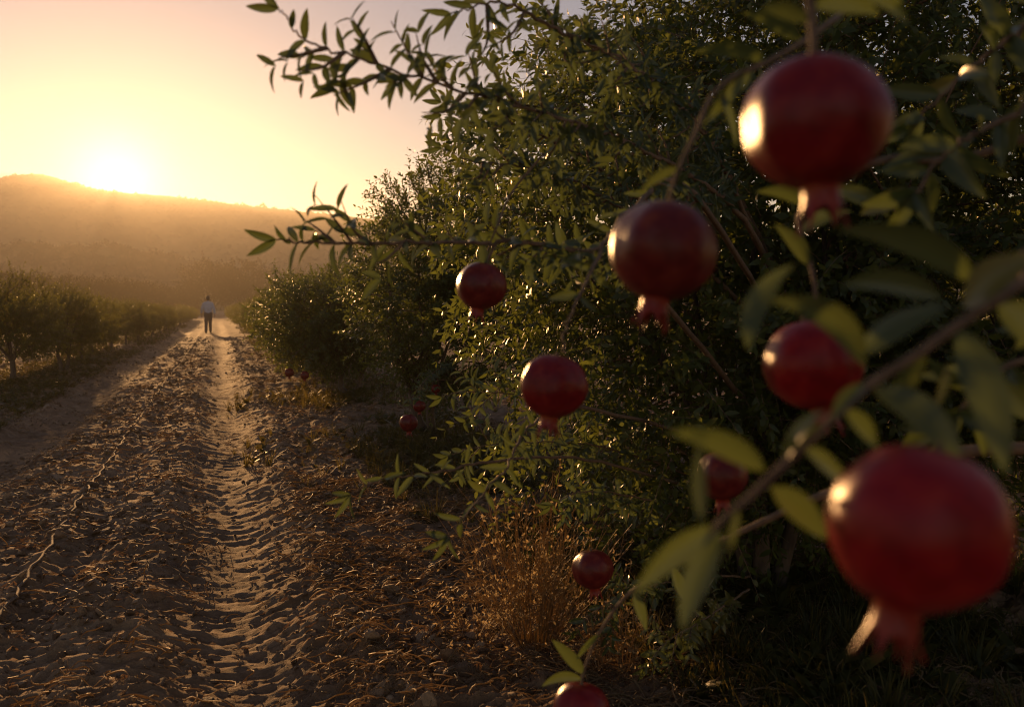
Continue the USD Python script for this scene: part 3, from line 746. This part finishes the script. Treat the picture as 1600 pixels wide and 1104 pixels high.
for pts in ([(700, 712, 2.9), (740, 700, 2.92), (830, 690, 3.0), (950, 700, 3.3), (1130, 760, 3.7)], [(690, 620, 3.0), (735, 612, 3.0), (830, 620, 3.1), (960, 650, 3.3), (1130, 740, 3.7)],
            [(900, 985, 3.0), (935, 950, 3.0), (1000, 920, 3.1), (1090, 900, 3.4), (1170, 900, 3.7)], [(1010, 1040, 2.9), (1045, 1000, 2.95), (1110, 960, 3.1), (1170, 920, 3.5)], [(860, 790, 3.0), (900, 770, 3.0), (960, 770, 3.2), (1110, 800, 3.6)]):
    bough(tA, pts, [.0010, .0016, .0026, .005], rng, .050, .017, .034, .045, .10, 8, skip=.01, upto=.75, singles=0)
# the stalk twigs of the two middle fruits
_, n = bough(tA, [(878, 550, 1.33), (884, 510, 1.34), (905, 462, 1.36), (935, 402, 1.42), (985, 330, 1.6), (1080, 300, 2.1), (1200, 480, 3.4)], [.0016, .0022, .004, .01], rng, .042, .012, .06, .13, .08, 6, skip=.05, upto=.45, tip=False)
cnt += n
obj('fruit_stalk', tube(smooth_line(to_world([(754, 414, 1.80), (760, 395, 1.81), (768, 380, 1.82)]), 8), [.0022, .0016], 7), M['twig'], tA)
obj('fruit_stalk', tube(smooth_line(to_world([(764, 384, 1.82), (778, 350, 1.84), (800, 300, 1.95), (850, 240, 2.05)]), 12), [.0016, .0025], 7), M['twig'], tA)

bough(tC, [(639, 645, 6.6), (644, 622, 6.65), (668, 590, 7.0), (700, 570, 7.6), (715, 600, 8.2)], [.002, .003, .006], rng, .05, .018, .05, .12, .1, 6, upto=.8, tip=False, flatten=.2)
bough(tC, [(655, 624, 7.2), (662, 600, 7.3), (690, 575, 7.7), (715, 600, 8.2)], [.002, .003, .006], rng, .05, .018, .05, .12, .1, 6, upto=.8, tip=False, flatten=.2)

bough(tE, [(452, 574, 11.7), (455, 562, 11.7), (478, 540, 11.8), (520, 530, 12.1), (545, 580, 12.4)], [.002, .004, .006], rng, .055, .022, .05, .10, .16, 8, upto=.8, tip=False, flatten=.2, singles=0)
bough(tE, [(476, 578, 11.6), (480, 565, 11.6), (500, 545, 11.8), (525, 540, 12.1), (545, 580, 12.4)], [.002, .004, .006], rng, .055, .022, .05, .10, .16, 8, upto=.8, tip=False, flatten=.2, singles=0)

# ------------------------------------------------------------------ the nearest tree, standing just outside the frame at the right
BX, BY = 1.75, -0.35
tB = thing('pomegranate_tree', 'nearest pomegranate tree, its blurred twigs and leaves hanging in at the right', 'tree', (0, 0, 0))
gB = grow_tree(304, (BX, BY, 1.55), (1.05, .95, 1.1), .55, 10, 900, .27, 9, .06, .021, T_LOW, hollow=.3, gap=.4, trunk_r=.06, lumps=.2, stems=2, flat=(BX, BY, 0), branchy=60,
               keepfn=lambda o: (o[:, 0] > .62 * np.maximum(o[:, 1], 0) + .62))
put_tree(gB, tB, 'leaf_big')
def limb_px(pts, end, radii, n=40, name='twig'):
    w = np.vstack([to_world(pts), np.array(end, float)])
    return obj(name, tube(smooth_line(w, n), radii, 9), M['twig'], tB)
b1 = limb_px([(1092, 852, .545), (1125, 815, .545), (1180, 768, .55), (1235, 715, .555), (1300, 655, .565), (1362, 598, .575), (1430, 555, .59), (1500, 505, .60), (1600, 440, .62), (1760, 330, .68)], [(.95, .35, 1.45), (1.45, -.1, 1.2), (BX, BY, .75)],
             [.0013, .0021, .0027, .0030, .0035, .006, .014], 70)
for a in [((1195, 735), (1040, 672), .553, .535, 56, .10, 20), ((1098, 812), (1092, 692), .545, .55, 50, .02, 50), ((1122, 822), (990, 928), .545, .53, 56, .06, 15), ((1128, 830), (1066, 985), .545, .54, 62, .04, -20),
          ((1152, 788), (1132, 872), .55, .53, 34, .0, 55), ((1205, 760), (1292, 842), .555, .57, 58, .05, 10), ((1228, 722), (1290, 640), .555, .54, 44, .1, 50), ((1352, 572), (1192, 468), .575, .56, 62, .20, 15),
          ((1342, 556), (1482, 478), .575, .57, 60, .06, 25), ((1365, 606), (1505, 726), .575, .54, 72, .10, 20), ((1498, 512), (1572, 742), .60, .56, 84, .04, 5), ((1505, 478), (1625, 400), .60, .56, 92, .06, 35),
          ((1470, 465), (1312, 446), .60, .61, 52, .12, 10), ((1168, 545), (1242, 412), .60, .62, 50, .14, 10), ((1525, 440), (1306, 358), .62, .60, 66, .12, 15), ((1482, 568), (1456, 648), .595, .58, 34, 0, 60),
          ((1290, 668), (1222, 700), .565, .55, 46, .05, 40), ((1320, 640), (1372, 700), .57, .58, 42, .05, 30), ((1560, 470), (1640, 560), .61, .60, 76, .05, 20), ((1362, 598), (1300, 660), .575, .55, 40, .1, -35),
          ((1255, 700), (1330, 770), .56, .58, 48, .05, 45), ((1445, 548), (1400, 640), .59, .61, 44, .05, 20)]:
    leaf_px(b1, *a)
b2 = limb_px([(1045, 312, .87), (1060, 265, .87), (1088, 205, .88), (1112, 150, .89), (1150, 118, .90), (1200, 96, .92), (1290, 40, .98), (1400, -60, 1.05)], [(.75, .75, 1.85), (1.4, .1, 1.5), (BX, BY, .8)], [.0018, .0021, .0026, .004, .012], 60)
for a in [((1180, 104), (1098, 196), .91, .88, 34, .03, 35), ((1200, 96), (1085, 82), .92, .9, 36, .12, 20), ((1120, 140), (1150, 230), .89, .9, 34, .04, 60), ((1250, 62), (1160, 20), .95, .93, 40, .1, 20), ((1060, 262), (1000, 300), .87, .86, 26, .1, 40)]:
    leaf_px(b2, *a)
b3 = limb_px([(1270, 92, .64), (1271, 60, .64), (1268, 20, .645), (1270, -40, .65), (1330, -170, .70)], [(.7, .6, 1.75), (1.3, .15, 1.5), (BX, BY, .85)], [.0028, .0030, .0033, .005, .012], 60)
for a in [((1270, 10), (1375, 24), .645, .65, 50, .12, 15), ((1268, 30), (1190, 14), .645, .66, 44, .1, 30), ((1275, -30), (1420, 40), .65, .68, 60, .15, 20)]:
    leaf_px(b3, *a)
b4 = limb_px([(908, 1066, 1.57), (914, 1042, 1.57), (938, 985, 1.55), (985, 925, 1.50), (1060, 880, 1.42), (1180, 820, 1.35), (1330, 760, 1.3), (1640, 700, 1.25)], [(1.3, .6, 1.0), (BX, BY, .7)], [.0022, .0027, .0034, .008, .012], 60)
for a in [((912, 1052), (862, 998), 1.57, 1.56, 28, .05, 20), ((910, 1060), (846, 1072), 1.57, 1.56, 22, .15, 20), ((935, 990), (900, 1030), 1.55, 1.54, 16, .05, 40), ((990, 922), (1010, 985), 1.5, 1.5, 26, 0, 30), ((1050, 885), (1075, 950), 1.43, 1.43, 26, 0, 30)]:
    leaf_px(b4, *a)
b5 = limb_px([(1270, 492, .97), (1275, 470, .97), (1268, 420, .975), (1250, 360, .98), (1262, 320, 1.0), (1380, 250, 1.02), (1640, 200, 1.05)], [(1.0, .6, 1.6), (1.4, .1, 1.4), (BX, BY, .8)], [.002, .0024, .003, .006, .012], 60)
for a in [((1265, 415), (1210, 350), .975, .97, 36, .1, 20), ((1252, 365), (1330, 330), .98, .98, 34, .1, 30), ((1262, 320), (1180, 300), 1.0, .99, 34, .15, 30), ((1300, 295), (1390, 340), 1.01, 1.0, 36, .1, 10)]:
    leaf_px(b5, *a)
# shaded sprays of the same tree further back at the right edge
for pts in ([(1430, 300, .95), (1480, 240, .97), (1560, 190, 1.0), (1680, 130, 1.05)], [(1440, 180, 1.1), (1500, 120, 1.1), (1580, 60, 1.12), (1700, -20, 1.15)], [(1500, 640, .85), (1540, 600, .86), (1600, 560, .88), (1720, 500, .9)]
            ):
    bough(tB, pts, [.0015, .002, .003, .004], rng, .058, .019, .032, None, upto=.9, name='twig', flatten=.3)

# ------------------------------------------------------------------ pomegranates
def fruit_parts(seed, nu=72):
    r = np.random.default_rng(seed)
    # body of radius 1, calyx downwards
    th = np.linspace(0, np.pi * .905, 46)
    ph = np.arange(nu) / nu * 2 * np.pi
    rad = 1 + .026 * np.cos(6 * ph + r.uniform(0, 6)) + .020 * np.cos(5 * ph + r.uniform(0, 6))
    st_ = np.sin(th); ct_ = np.cos(th)
    R = st_[:, None] * (1 + (rad - 1)[None] * (st_ ** .7)[:, None])
    Z = ct_ * (.99 - .05 * (ct_ > 0) * ct_ ** 6) - .0
    Z = np.where(th < .45, Z - .05 * (1 - th / .45) ** 2, Z)
    v = np.stack([R * np.cos(ph), R * np.sin(ph), np.repeat(Z[:, None], nu, 1)], -1).reshape(-1, 3)
    dd = unit(v)
    v = v * (1 + .10 * (meshkit.fbm(dd * 1.3 + seed, 3, seed) - .5) + .006 * (meshkit.fbm(dd * 9 + seed, 2, seed + 3) - .5))[:, None]
    def grid(n, m):
        i, j = np.meshgrid(np.arange(n - 1), np.arange(m), indexing='ij')
        q = np.stack([i * m + j, (i + 1) * m + j, (i + 1) * m + (j + 1) % m, i * m + (j + 1) % m], -1).reshape(-1, 4)
        return q
    body = (v, grid(len(th), nu))
    # neck and six pointed sepals
    zs = np.array([-.80, -.86, -.93, -1.03, -1.14, -1.22])
    rs = np.array([.44, .345, .285, .262, .265, .285])
    m = 48
    a = np.arange(m) / m * 2 * np.pi
    nsep = 6
    lobe = np.abs(((a * nsep / (2 * np.pi)) % 1) * 2 - 1)           # 0 at the sepal's middle, 1 between sepals
    Lsep = .36 * (1 - lobe ** 1.15)
    rings, steps = [], 7
    for z_, r_ in zip(zs, rs): rings.append(np.stack([r_ * np.cos(a), r_ * np.sin(a), np.full(m, z_)], 1))
    var = .75 + .5 * r.random(nsep); var = var[(a * nsep / (2 * np.pi)).astype(int) % nsep]
    fl = (.5 + .8 * r.random(nsep))[(a * nsep / (2 * np.pi)).astype(int) % nsep]
    for s in np.linspace(0, 1, steps)[1:]:
        L = Lsep * s * var
        rr = .285 + .55 * fl * L ** 1.35
        mid = (np.floor(a * nsep / (2 * np.pi)) + .5) / nsep * 2 * np.pi
        aa = a + (mid - a) * .80 * s ** 1.5
        rings.append(np.stack([rr * np.cos(aa), rr * np.sin(aa), -1.22 - L], 1))
    outer = np.vstack(rings)
    inner = outer.copy(); inner[:, :2] *= .87
    n = len(rings)
    q = grid(n, m)
    f = np.vstack([q, q[:, ::-1] + n * m])
    last = (n - 1) * m + np.arange(m); nx = (n - 1) * m + (np.arange(m) + 1) % m
    f = np.vstack([f, np.stack([last, last + n * m, nx + n * m, nx], 1)])
    cal = (np.vstack([outer, inner]), f)
    stalk = tube(np.array([[0, 0, .82], [.01, 0, .92], [.02, .01, 1.02]]), [.085, .06, .05], 9)
    return body, cal, stalk

def rind_mat(name, a, b, c, cal=False):
    return mat(name, {
        'tc': ('texture_coordinate', {}), 'n1': ('noise_texture', {'scale': 2.2, 'detail': 4.0, 'roughness': 0.6}), 'n2': ('noise_texture', {'scale': 26.0, 'detail': 4.0, 'roughness': 0.7}), 'n3': ('noise_texture', {'scale': 75.0, 'detail': 2.0}),
        'ra': ('rgb_ramp', {'ramp': [(0.30, a), (0.52, b), (0.72, c)]}), 'rb': ('rgb_ramp', {'ramp': [(0.30, (0.60, 0.5, 0.5)), (0.5, (1.0, 1.0, 1.0)), (0.68, (1.15, 1.4, 1.2)), (0.8, (1.9, 6.0, 3.5))]}),
        'mul': ('mix', {'mix_type': 'multiply', 'fac': 0.85}), 'b': ('bump', {'strength': 0.25, 'distance': 0.02, 'use_object_space': True}),
        'rr': ('map_range', {'from_min': 0.3, 'from_max': 0.7, 'to_min': 0.22, 'to_max': 0.34}),
        'p': ('principled_bsdf', {'specular_ior_level': 0.28, 'coat_weight': 0.06, 'coat_roughness': 0.22, 'subsurface_weight': 0.0})},
        [('tc.object', 'n1.vector'), ('tc.object', 'n2.vector'), ('tc.object', 'n3.vector'), ('n1.fac', 'ra.fac'), ('n2.fac', 'rb.fac'), ('ra.color', 'mul.color1'), ('rb.color', 'mul.color2'), ('mul.color', 'p.base_color'),
         ('n2.fac', 'rr.value'), ('rr.result', 'p.roughness'), ('n3.fac', 'b.height'), ('b.normal', 'p.normal')])
RM = [rind_mat('rind_crimson', (.125, .003, .006), (.175, .005, .008), (.22, .014, .010)), rind_mat('rind_red', (.085, .003, .005), (.125, .005, .007), (.17, .016, .010)), rind_mat('rind_brown_red', (.065, .005, .006), (.095, .010, .009), (.14, .026, .014))]
M['calyx'] = rind_mat('calyx_red', (.14, .010, .010), (.19, .022, .015), (.24, .07, .03))
fruit_kinds = []
for i in range(3):
    kp = kind_prim('pomegranate')
    bd, cl, sk = fruit_parts(900 + i)
    usdkit.mesh(stage, path_of(kp, 'rind'), bd, RM[i], smooth=True)
    usdkit.mesh(stage, path_of(kp, 'calyx'), cl, M['calyx'], smooth=40)
    usdkit.mesh(stage, path_of(kp, 'stalk'), sk, M['twig'], smooth=True)
    fruit_kinds.append(kp)

def fruit(kind, px, py, w, d, calyx_px, label, spin=0.0, toward=0.0):
    c = P(px, py, d); R = w / 2 / FPX * d
    q = P(calyx_px[0], calyx_px[1], d * (1 - toward))
    a = -unit(q - c)
    rot = Gf.Rotation(Gf.Vec3d(0, 0, 1), spin) * Gf.Rotation(Gf.Vec3d(0, 0, 1), Gf.Vec3d(*a))
    mtx = Gf.Matrix4d().SetScale(Gf.Vec3d(R, R, R * .97)) * Gf.Matrix4d().SetRotate(rot) * Gf.Matrix4d().SetTranslate(Gf.Vec3d(*c))
    return copy_of(fruit_kinds[kind], 'pomegranate', label, 'pomegranate', None, group='pomegranates hanging on the trees', matrix=mtx)

fruit(0, 1435, 822, 274, .50, (1395, 985), 'largest and nearest bright red pomegranate at the lower right', 20)
fruit(1, 1276, 190, 222, .64, (1284, 320), 'large dark red pomegranate hanging from a straight twig at the top right', 75)
fruit(2, 1037, 390, 164, .86, (1020, 490), 'matt brownish red pomegranate hanging from a slanting twig above the middle', 10)
fruit(0, 1270, 567, 150, .95, (1290, 660), 'red pomegranate half hidden behind an arching leaf between the two large right ones', 40)
fruit(1, 865, 602, 106, 1.33, (856, 672), 'red pomegranate with a long open calyx hanging at the centre of the picture', 130)
fruit(2, 752, 446, 78, 1.80, (744, 496), 'small glossy pomegranate hanging below the level bough against the leaves', 0)
fruit(1, 907, 1107, 88, 1.57, (905, 1165), 'pomegranate cut by the bottom edge under a curved twig', 60)
fruit(2, 926, 888, 64, 2.6, (932, 940), 'dim red pomegranate in the shade behind the golden weed', 10)
fruit(2, 1128, 742, 80, 1.5, (1130, 800), 'shadowed dark red pomegranate behind the leaves left of the largest fruit', 10)
fruit(2, 638, 660, 29, 6.6, (640, 684), 'lone small pomegranate hanging low in front of the bare trunk', 0)
fruit(2, 655, 634, 20, 7.7, (656, 652), 'tiny red fruit just above the lone low pomegranate', 0)
fruit(2, 681, 607, 15, 7.9, (681, 622), 'tiny red fruit among leaves right of the bare trunk', 0)
fruit(2, 452, 582, 15, 11.7, (452, 596), 'tiny red fruit low on the second right row tree, left of a pair', 0)
fruit(2, 476, 586, 14, 11.6, (476, 600), 'tiny red fruit low on the second right row tree, right of a pair', 0)
print('boughs of the big tree carry', cnt, 'leaves')
# ------------------------------------------------------------------ woods, clump and scrub in the distance
wood_kinds = []
for i in range(3):
    kp = kind_prim('woodland_tree')
    put_tree(grow_tree(600 + i, (0, 0, 3.0), (1.9, 1.9, 1.75), 1.4, 7, 520, .6, 7, .20, .11, T_LOW, hollow=.15, gap=.36, trunk_r=.12, lumps=.34, up=.5, droop=.05, branchy=20, thick=.006, scale=1.0), kp, 'leaf_far')
    wood_kinds.append(kp)
rng = np.random.default_rng(31)
line = [(16, 70, 424), (40, 73, 430), (62, 77, 427), (86, 80, 432), (108, 84, 429), (130, 88, 434), (151, 92, 431), (172, 97, 436), (192, 101, 434), (212, 106, 437), (231, 111, 439), (250, 117, 443), (268, 122, 447), (285, 128, 452), (301, 134, 459)]
line = [(p, 85 + (q - 70) * 1.4, t) for p, q, t in line]
for i, (px, d, top) in enumerate(line):
    w = P(px, 483, d); h = (483 - top) / FPX * d + 1.15
    g = ground_at(w[0], w[1]); s = (h - g) / 4.85
    copy_of(wood_kinds[i % 3], 'woodland_tree', f'{ORD[i]} hazy brown tree from the left in the belt behind the left rows', 'tree', (w[0], w[1], g), rng.uniform(0, 360), (s * 1.1, s * 1.1, s), 'belt of trees behind the left rows')
for px, top, d, wd, lab in ((322, 404, 195, 1.25, 'left one of the two tall hazy trees beyond the end of the track'), (382, 404, 198, 1.35, 'right one of the two tall hazy trees beyond the end of the track'),
                            (352, 420, 205, 1.0, 'lower hazy tree between the two tall ones beyond the track'), (405, 434, 190, .9, 'small hazy tree right of the two tall ones beyond the track'), (300, 434, 190, .8, 'small hazy tree left of the two tall ones beyond the track')):
    w = P(px, 483, d); h = (483 - top) / FPX * d + 1.15
    copy_of(wood_kinds[(px // 7) % 3], 'woodland_tree', lab, 'tree', (w[0], w[1], -.1), rng.uniform(0, 360), (h / 4.85 * wd * .85, h / 4.85 * wd * .85, h / 4.85), 'hazy trees beyond the end of the track')

def bush(seed, n=46):
    r = np.random.default_rng(seed)
    d = unit(r.normal(size=(n, 3)) * [1, 1, .8]); d[:, 2] = np.abs(d[:, 2])
    pos = d * r.uniform(.35, .8, n)[:, None] * [1, 1, .85]
    return leaves(pos, d + r.normal(0, .5, (n, 3)), unit(r.normal(0, 1, (n, 3)) + [0, 0, .6]), r.uniform(.35, .6, n), r.uniform(.25, .45, n), r.normal(-.2, .2, n), T_LOW)
bushes = [bush(700 + i) for i in range(4)]
def hill_points(k, n, x0, x1, v0):
    X, Y, Z = HILLS[k]
    x = rng.uniform(x0, x1, n)
    top = len(Y) // 2
    j = rng.uniform(v0 * top, top + 1.5, n)
    ix = np.clip(np.interp(x, X, np.arange(len(X))), 0, len(X) - 2); i0 = ix.astype(int); j0 = np.clip(j.astype(int), 0, len(Y) - 2)
    fx, fj = ix - i0, j - j0
    z = (Z[j0, i0] * (1 - fx) + Z[j0, i0 + 1] * fx) * (1 - fj) + (Z[j0 + 1, i0] * (1 - fx) + Z[j0 + 1, i0 + 1] * fx) * fj
    y = Y[j0] * (1 - fj) + Y[j0 + 1] * fj
    return np.stack([x, y, z - .1], 1)
pts = np.vstack([hill_points(0, 9000, -880, 500, .25), hill_points(1, 2600, -480, 260, .3)])
near = np.arange(len(pts)) >= 9000
sz = np.where(near, rng.lognormal(math.log(2.8), .4, len(pts)), rng.lognormal(math.log(1.6), .4, len(pts)))
scatter('hill_scrub', bushes, 'leaf_far', pts, rng.uniform(0, 6.28, len(pts)), np.zeros(len(pts)), np.zeros(len(pts)), sz, rng.integers(0, 4, len(pts)), 'scrub and small trees covering the slopes of the hazy hills')
# bushes along the valley floor
n = 700
y = rng.uniform(115, 260, n); x = -ROWK * y + rng.normal(10, 36, n)
keep = np.abs(x + ROWK * y + .5) > 3.0
pts = np.stack([x, y, ground_h(x, y, False) - .1], 1)[keep]
scatter('valley_bushes', bushes, 'leaf_dry', pts, rng.uniform(0, 6.28, len(pts)), np.zeros(len(pts)), np.zeros(len(pts)), rng.uniform(.6, 2.0, len(pts)), rng.integers(0, 4, len(pts)), 'dry bushes and tall grass on the valley floor beyond the orchard')

# ------------------------------------------------------------------ the man
def hull_chain(chains, r_default=.05, seg=18):
    parts = []
    for ch in chains:
        for (a, ra), (b, rb) in zip(ch[:-1], ch[1:]):
            s = [m3.Manifold.sphere(r, seg).translate(tuple(map(float, p))) for p, r in ((a, ra), (b, rb))]
            parts.append(m3.Manifold.batch_hull(s))
    return m3.Manifold.batch_boolean(parts, m3.OpType.Add)
def soft(man, edge=.02, it=8):
    man = man.refine_to_length(edge)
    m = man.to_mesh()
    t = trimesh.Trimesh(m.vert_properties[:, :3], m.tri_verts, process=True)
    trimesh.smoothing.filter_taubin(t, lamb=.5, nu=-.53, iterations=it)
    return t

def build_man(loc, heading):
    t = thing('person', 'man in a pale shirt and dark trousers walking away along the track', 'person', loc, heading)
    # facing +y; x to his right
    HIP, KNEE, ANK = {}, {}, {}
    for s in (-1, 1):
        HIP[s] = (.085 * s, .01 * s, .89)
        KNEE[s] = (.092 * s, .14, .485) if s > 0 else (.092 * s, .03, .47)
        ANK[s] = (.098 * s, .20, .085) if s > 0 else (.098 * s, -.24, .115)
    skin = []
    skin.append([((0, -.01, 1.40), .058), ((0, .015, 1.53), .054)])                       # neck
    skin.append([((0, .02, 1.60), .086), ((0, .028, 1.665), .088), ((0, .01, 1.655), .092)])
    skin.append([((0, .05, 1.56), .055), ((0, .03, 1.62), .078)])                          # jaw
    skin.append([((0, .108, 1.625), .012), ((0, .125, 1.598), .014)])                      # nose
    for s in (-1, 1):
        skin.append([((.087 * s, .02, 1.60), .014), ((.092 * s, .008, 1.635), .018)])      # ears
        skin.append([((.19 * s, -.015, 1.37), .045), ((.275 * s, -.03 - .05 * s, 1.13), .036), ((.298 * s, .03 - .12 * s, .90), .028), ((.30 * s, .045 - .13 * s, .85), .029)])
        skin.append([((0, 0, 1.38), .05), ((.16 * s, -.01, 1.38), .045)])
        skin.append([((0, 0, 1.36), .075), ((0, 0, 1.0), .08), (HIP[s], .07)])
        skin.append([(HIP[s], .085), (KNEE[s], .055), (ANK[s], .04), ((ANK[s][0], ANK[s][1] + .10, .045), .032)])
        palm = np.array([.30 * s, .05 - .135 * s, .815])
        skin.append([((.30 * s, .045 - .13 * s, .85), .029), (tuple(palm), .032)])
        for k in range(4):                                                                # fingers, slightly curled
            b = palm + np.array([-.006 * s, .027 - .018 * k, -.02]); l = (.036, .042, .040, .030)[k]
            c = b + np.array([-.004 * s, .004, -l]); e = c + np.array([-.014 * s, .004, -l * .7])
            skin.append([(tuple(b), .0095), (tuple(c), .0085), (tuple(e), .0075)])
        b = palm + np.array([-.010 * s, .030, .012]); c = b + np.array([-.012 * s, .026, -.026]); e = c + np.array([-.006 * s, .010, -.028])
        skin.append([(tuple(b), .0115), (tuple(c), .010), (tuple(e), .008)])
    obj('body', soft(hull_chain(skin), .016, 5), M['skin'], t)
    sh = []
    for s in (-1, 1):
        sh.append([((.14 * s, -.005, 1.395), .085), ((.105 * s, 0, 1.22), .105), ((.075 * s, .005, 1.02), .105), ((.080 * s, .005, .92), .112)])
        sh.append([((.06 * s, -.005, 1.44), .06), ((.185 * s, -.015, 1.385), .07)])
        sh.append([((.185 * s, -.015, 1.375), .072), ((.277 * s, -.03 - .05 * s, 1.13), .056), ((.297 * s, .02 - .11 * s, .945), .042)])
        sh.append([((.05 * s, 0, 1.22), .12), ((-.05 * s, 0, 1.22), .12)])
        sh.append([((.05 * s, 0, .98), .12), ((-.05 * s, 0, .98), .12)])
    sh.append([((-.11, -.005, 1.35), .092), ((.11, -.005, 1.35), .092)])
    sh.append([((-.06, -.005, 1.40), .082), ((.06, -.005, 1.40), .082)])
    sh.append([((0, -.012, 1.455), .066), ((0, -.004, 1.475), .064)])                      # collar
    obj('shirt', soft(hull_chain(sh), .02, 7), M['shirt'], t)
    tr = []
    for s in (-1, 1):
        tr.append([((.075 * s, 0, .95), .118), (HIP[s], .112), (KNEE[s], .080), ((ANK[s][0], ANK[s][1], .13), .068), ((ANK[s][0], ANK[s][1], .10), .066)])
    tr.append([((.04, 0, .93), .12), ((-.04, 0, .93), .12)])
    obj('trousers', soft(hull_chain(tr), .02, 6), M['trousers'], t)
    for s in (-1, 1):
        a = ANK[s]
        obj('shoe', soft(hull_chain([[((a[0], a[1] - .03, .045), .045), ((a[0] + .008 * s, a[1] + .10, .038), .042), ((a[0] + .012 * s, a[1] + .17, .030), .032)], [((a[0], a[1], .05), .046), ((a[0], a[1], .10), .044)]]), .015, 5), M['shoe'], t)
    obj('hair', soft(hull_chain([[((0, .005, 1.685), .090), ((0, -.025, 1.655), .086), ((0, -.03, 1.60), .072)], [((0, .04, 1.715), .062), ((0, -.01, 1.69), .088)]]), .014, 4), M['hair'], t)

def plain(name, c, rough, spec=.3, scale=60.0, var=.12):
    return mat(name, {'tc': ('texture_coordinate', {}), 'n': ('noise_texture', {'scale': scale, 'detail': 3.0}), 'ra': ('rgb_ramp', {'ramp': [(.3, tuple(x * (1 - var) for x in c)), (.7, tuple(x * (1 + var) for x in c))]}),
                      'p': ('principled_bsdf', {'roughness': rough, 'specular_ior_level': spec})}, [('tc.object', 'n.vector'), ('n.fac', 'ra.fac'), ('ra.color', 'p.base_color')])
M['skin'] = plain('skin', (.30, .17, .11), .5); M['shirt'] = plain('shirt_cotton', (.27, .29, .34), .85, .2); M['trousers'] = plain('trousers_cloth', (.035, .036, .045), .85, .2)
M['shoe'] = plain('shoe_leather', (.03, .022, .018), .5); M['hair'] = plain('hair_dark', (.02, .016, .013), .5)
md = 47.0
w = P(325, 483, md)
build_man((w[0], w[1], ground_at(w[0], w[1]) - .005), math.degrees(math.atan(ROWK)))
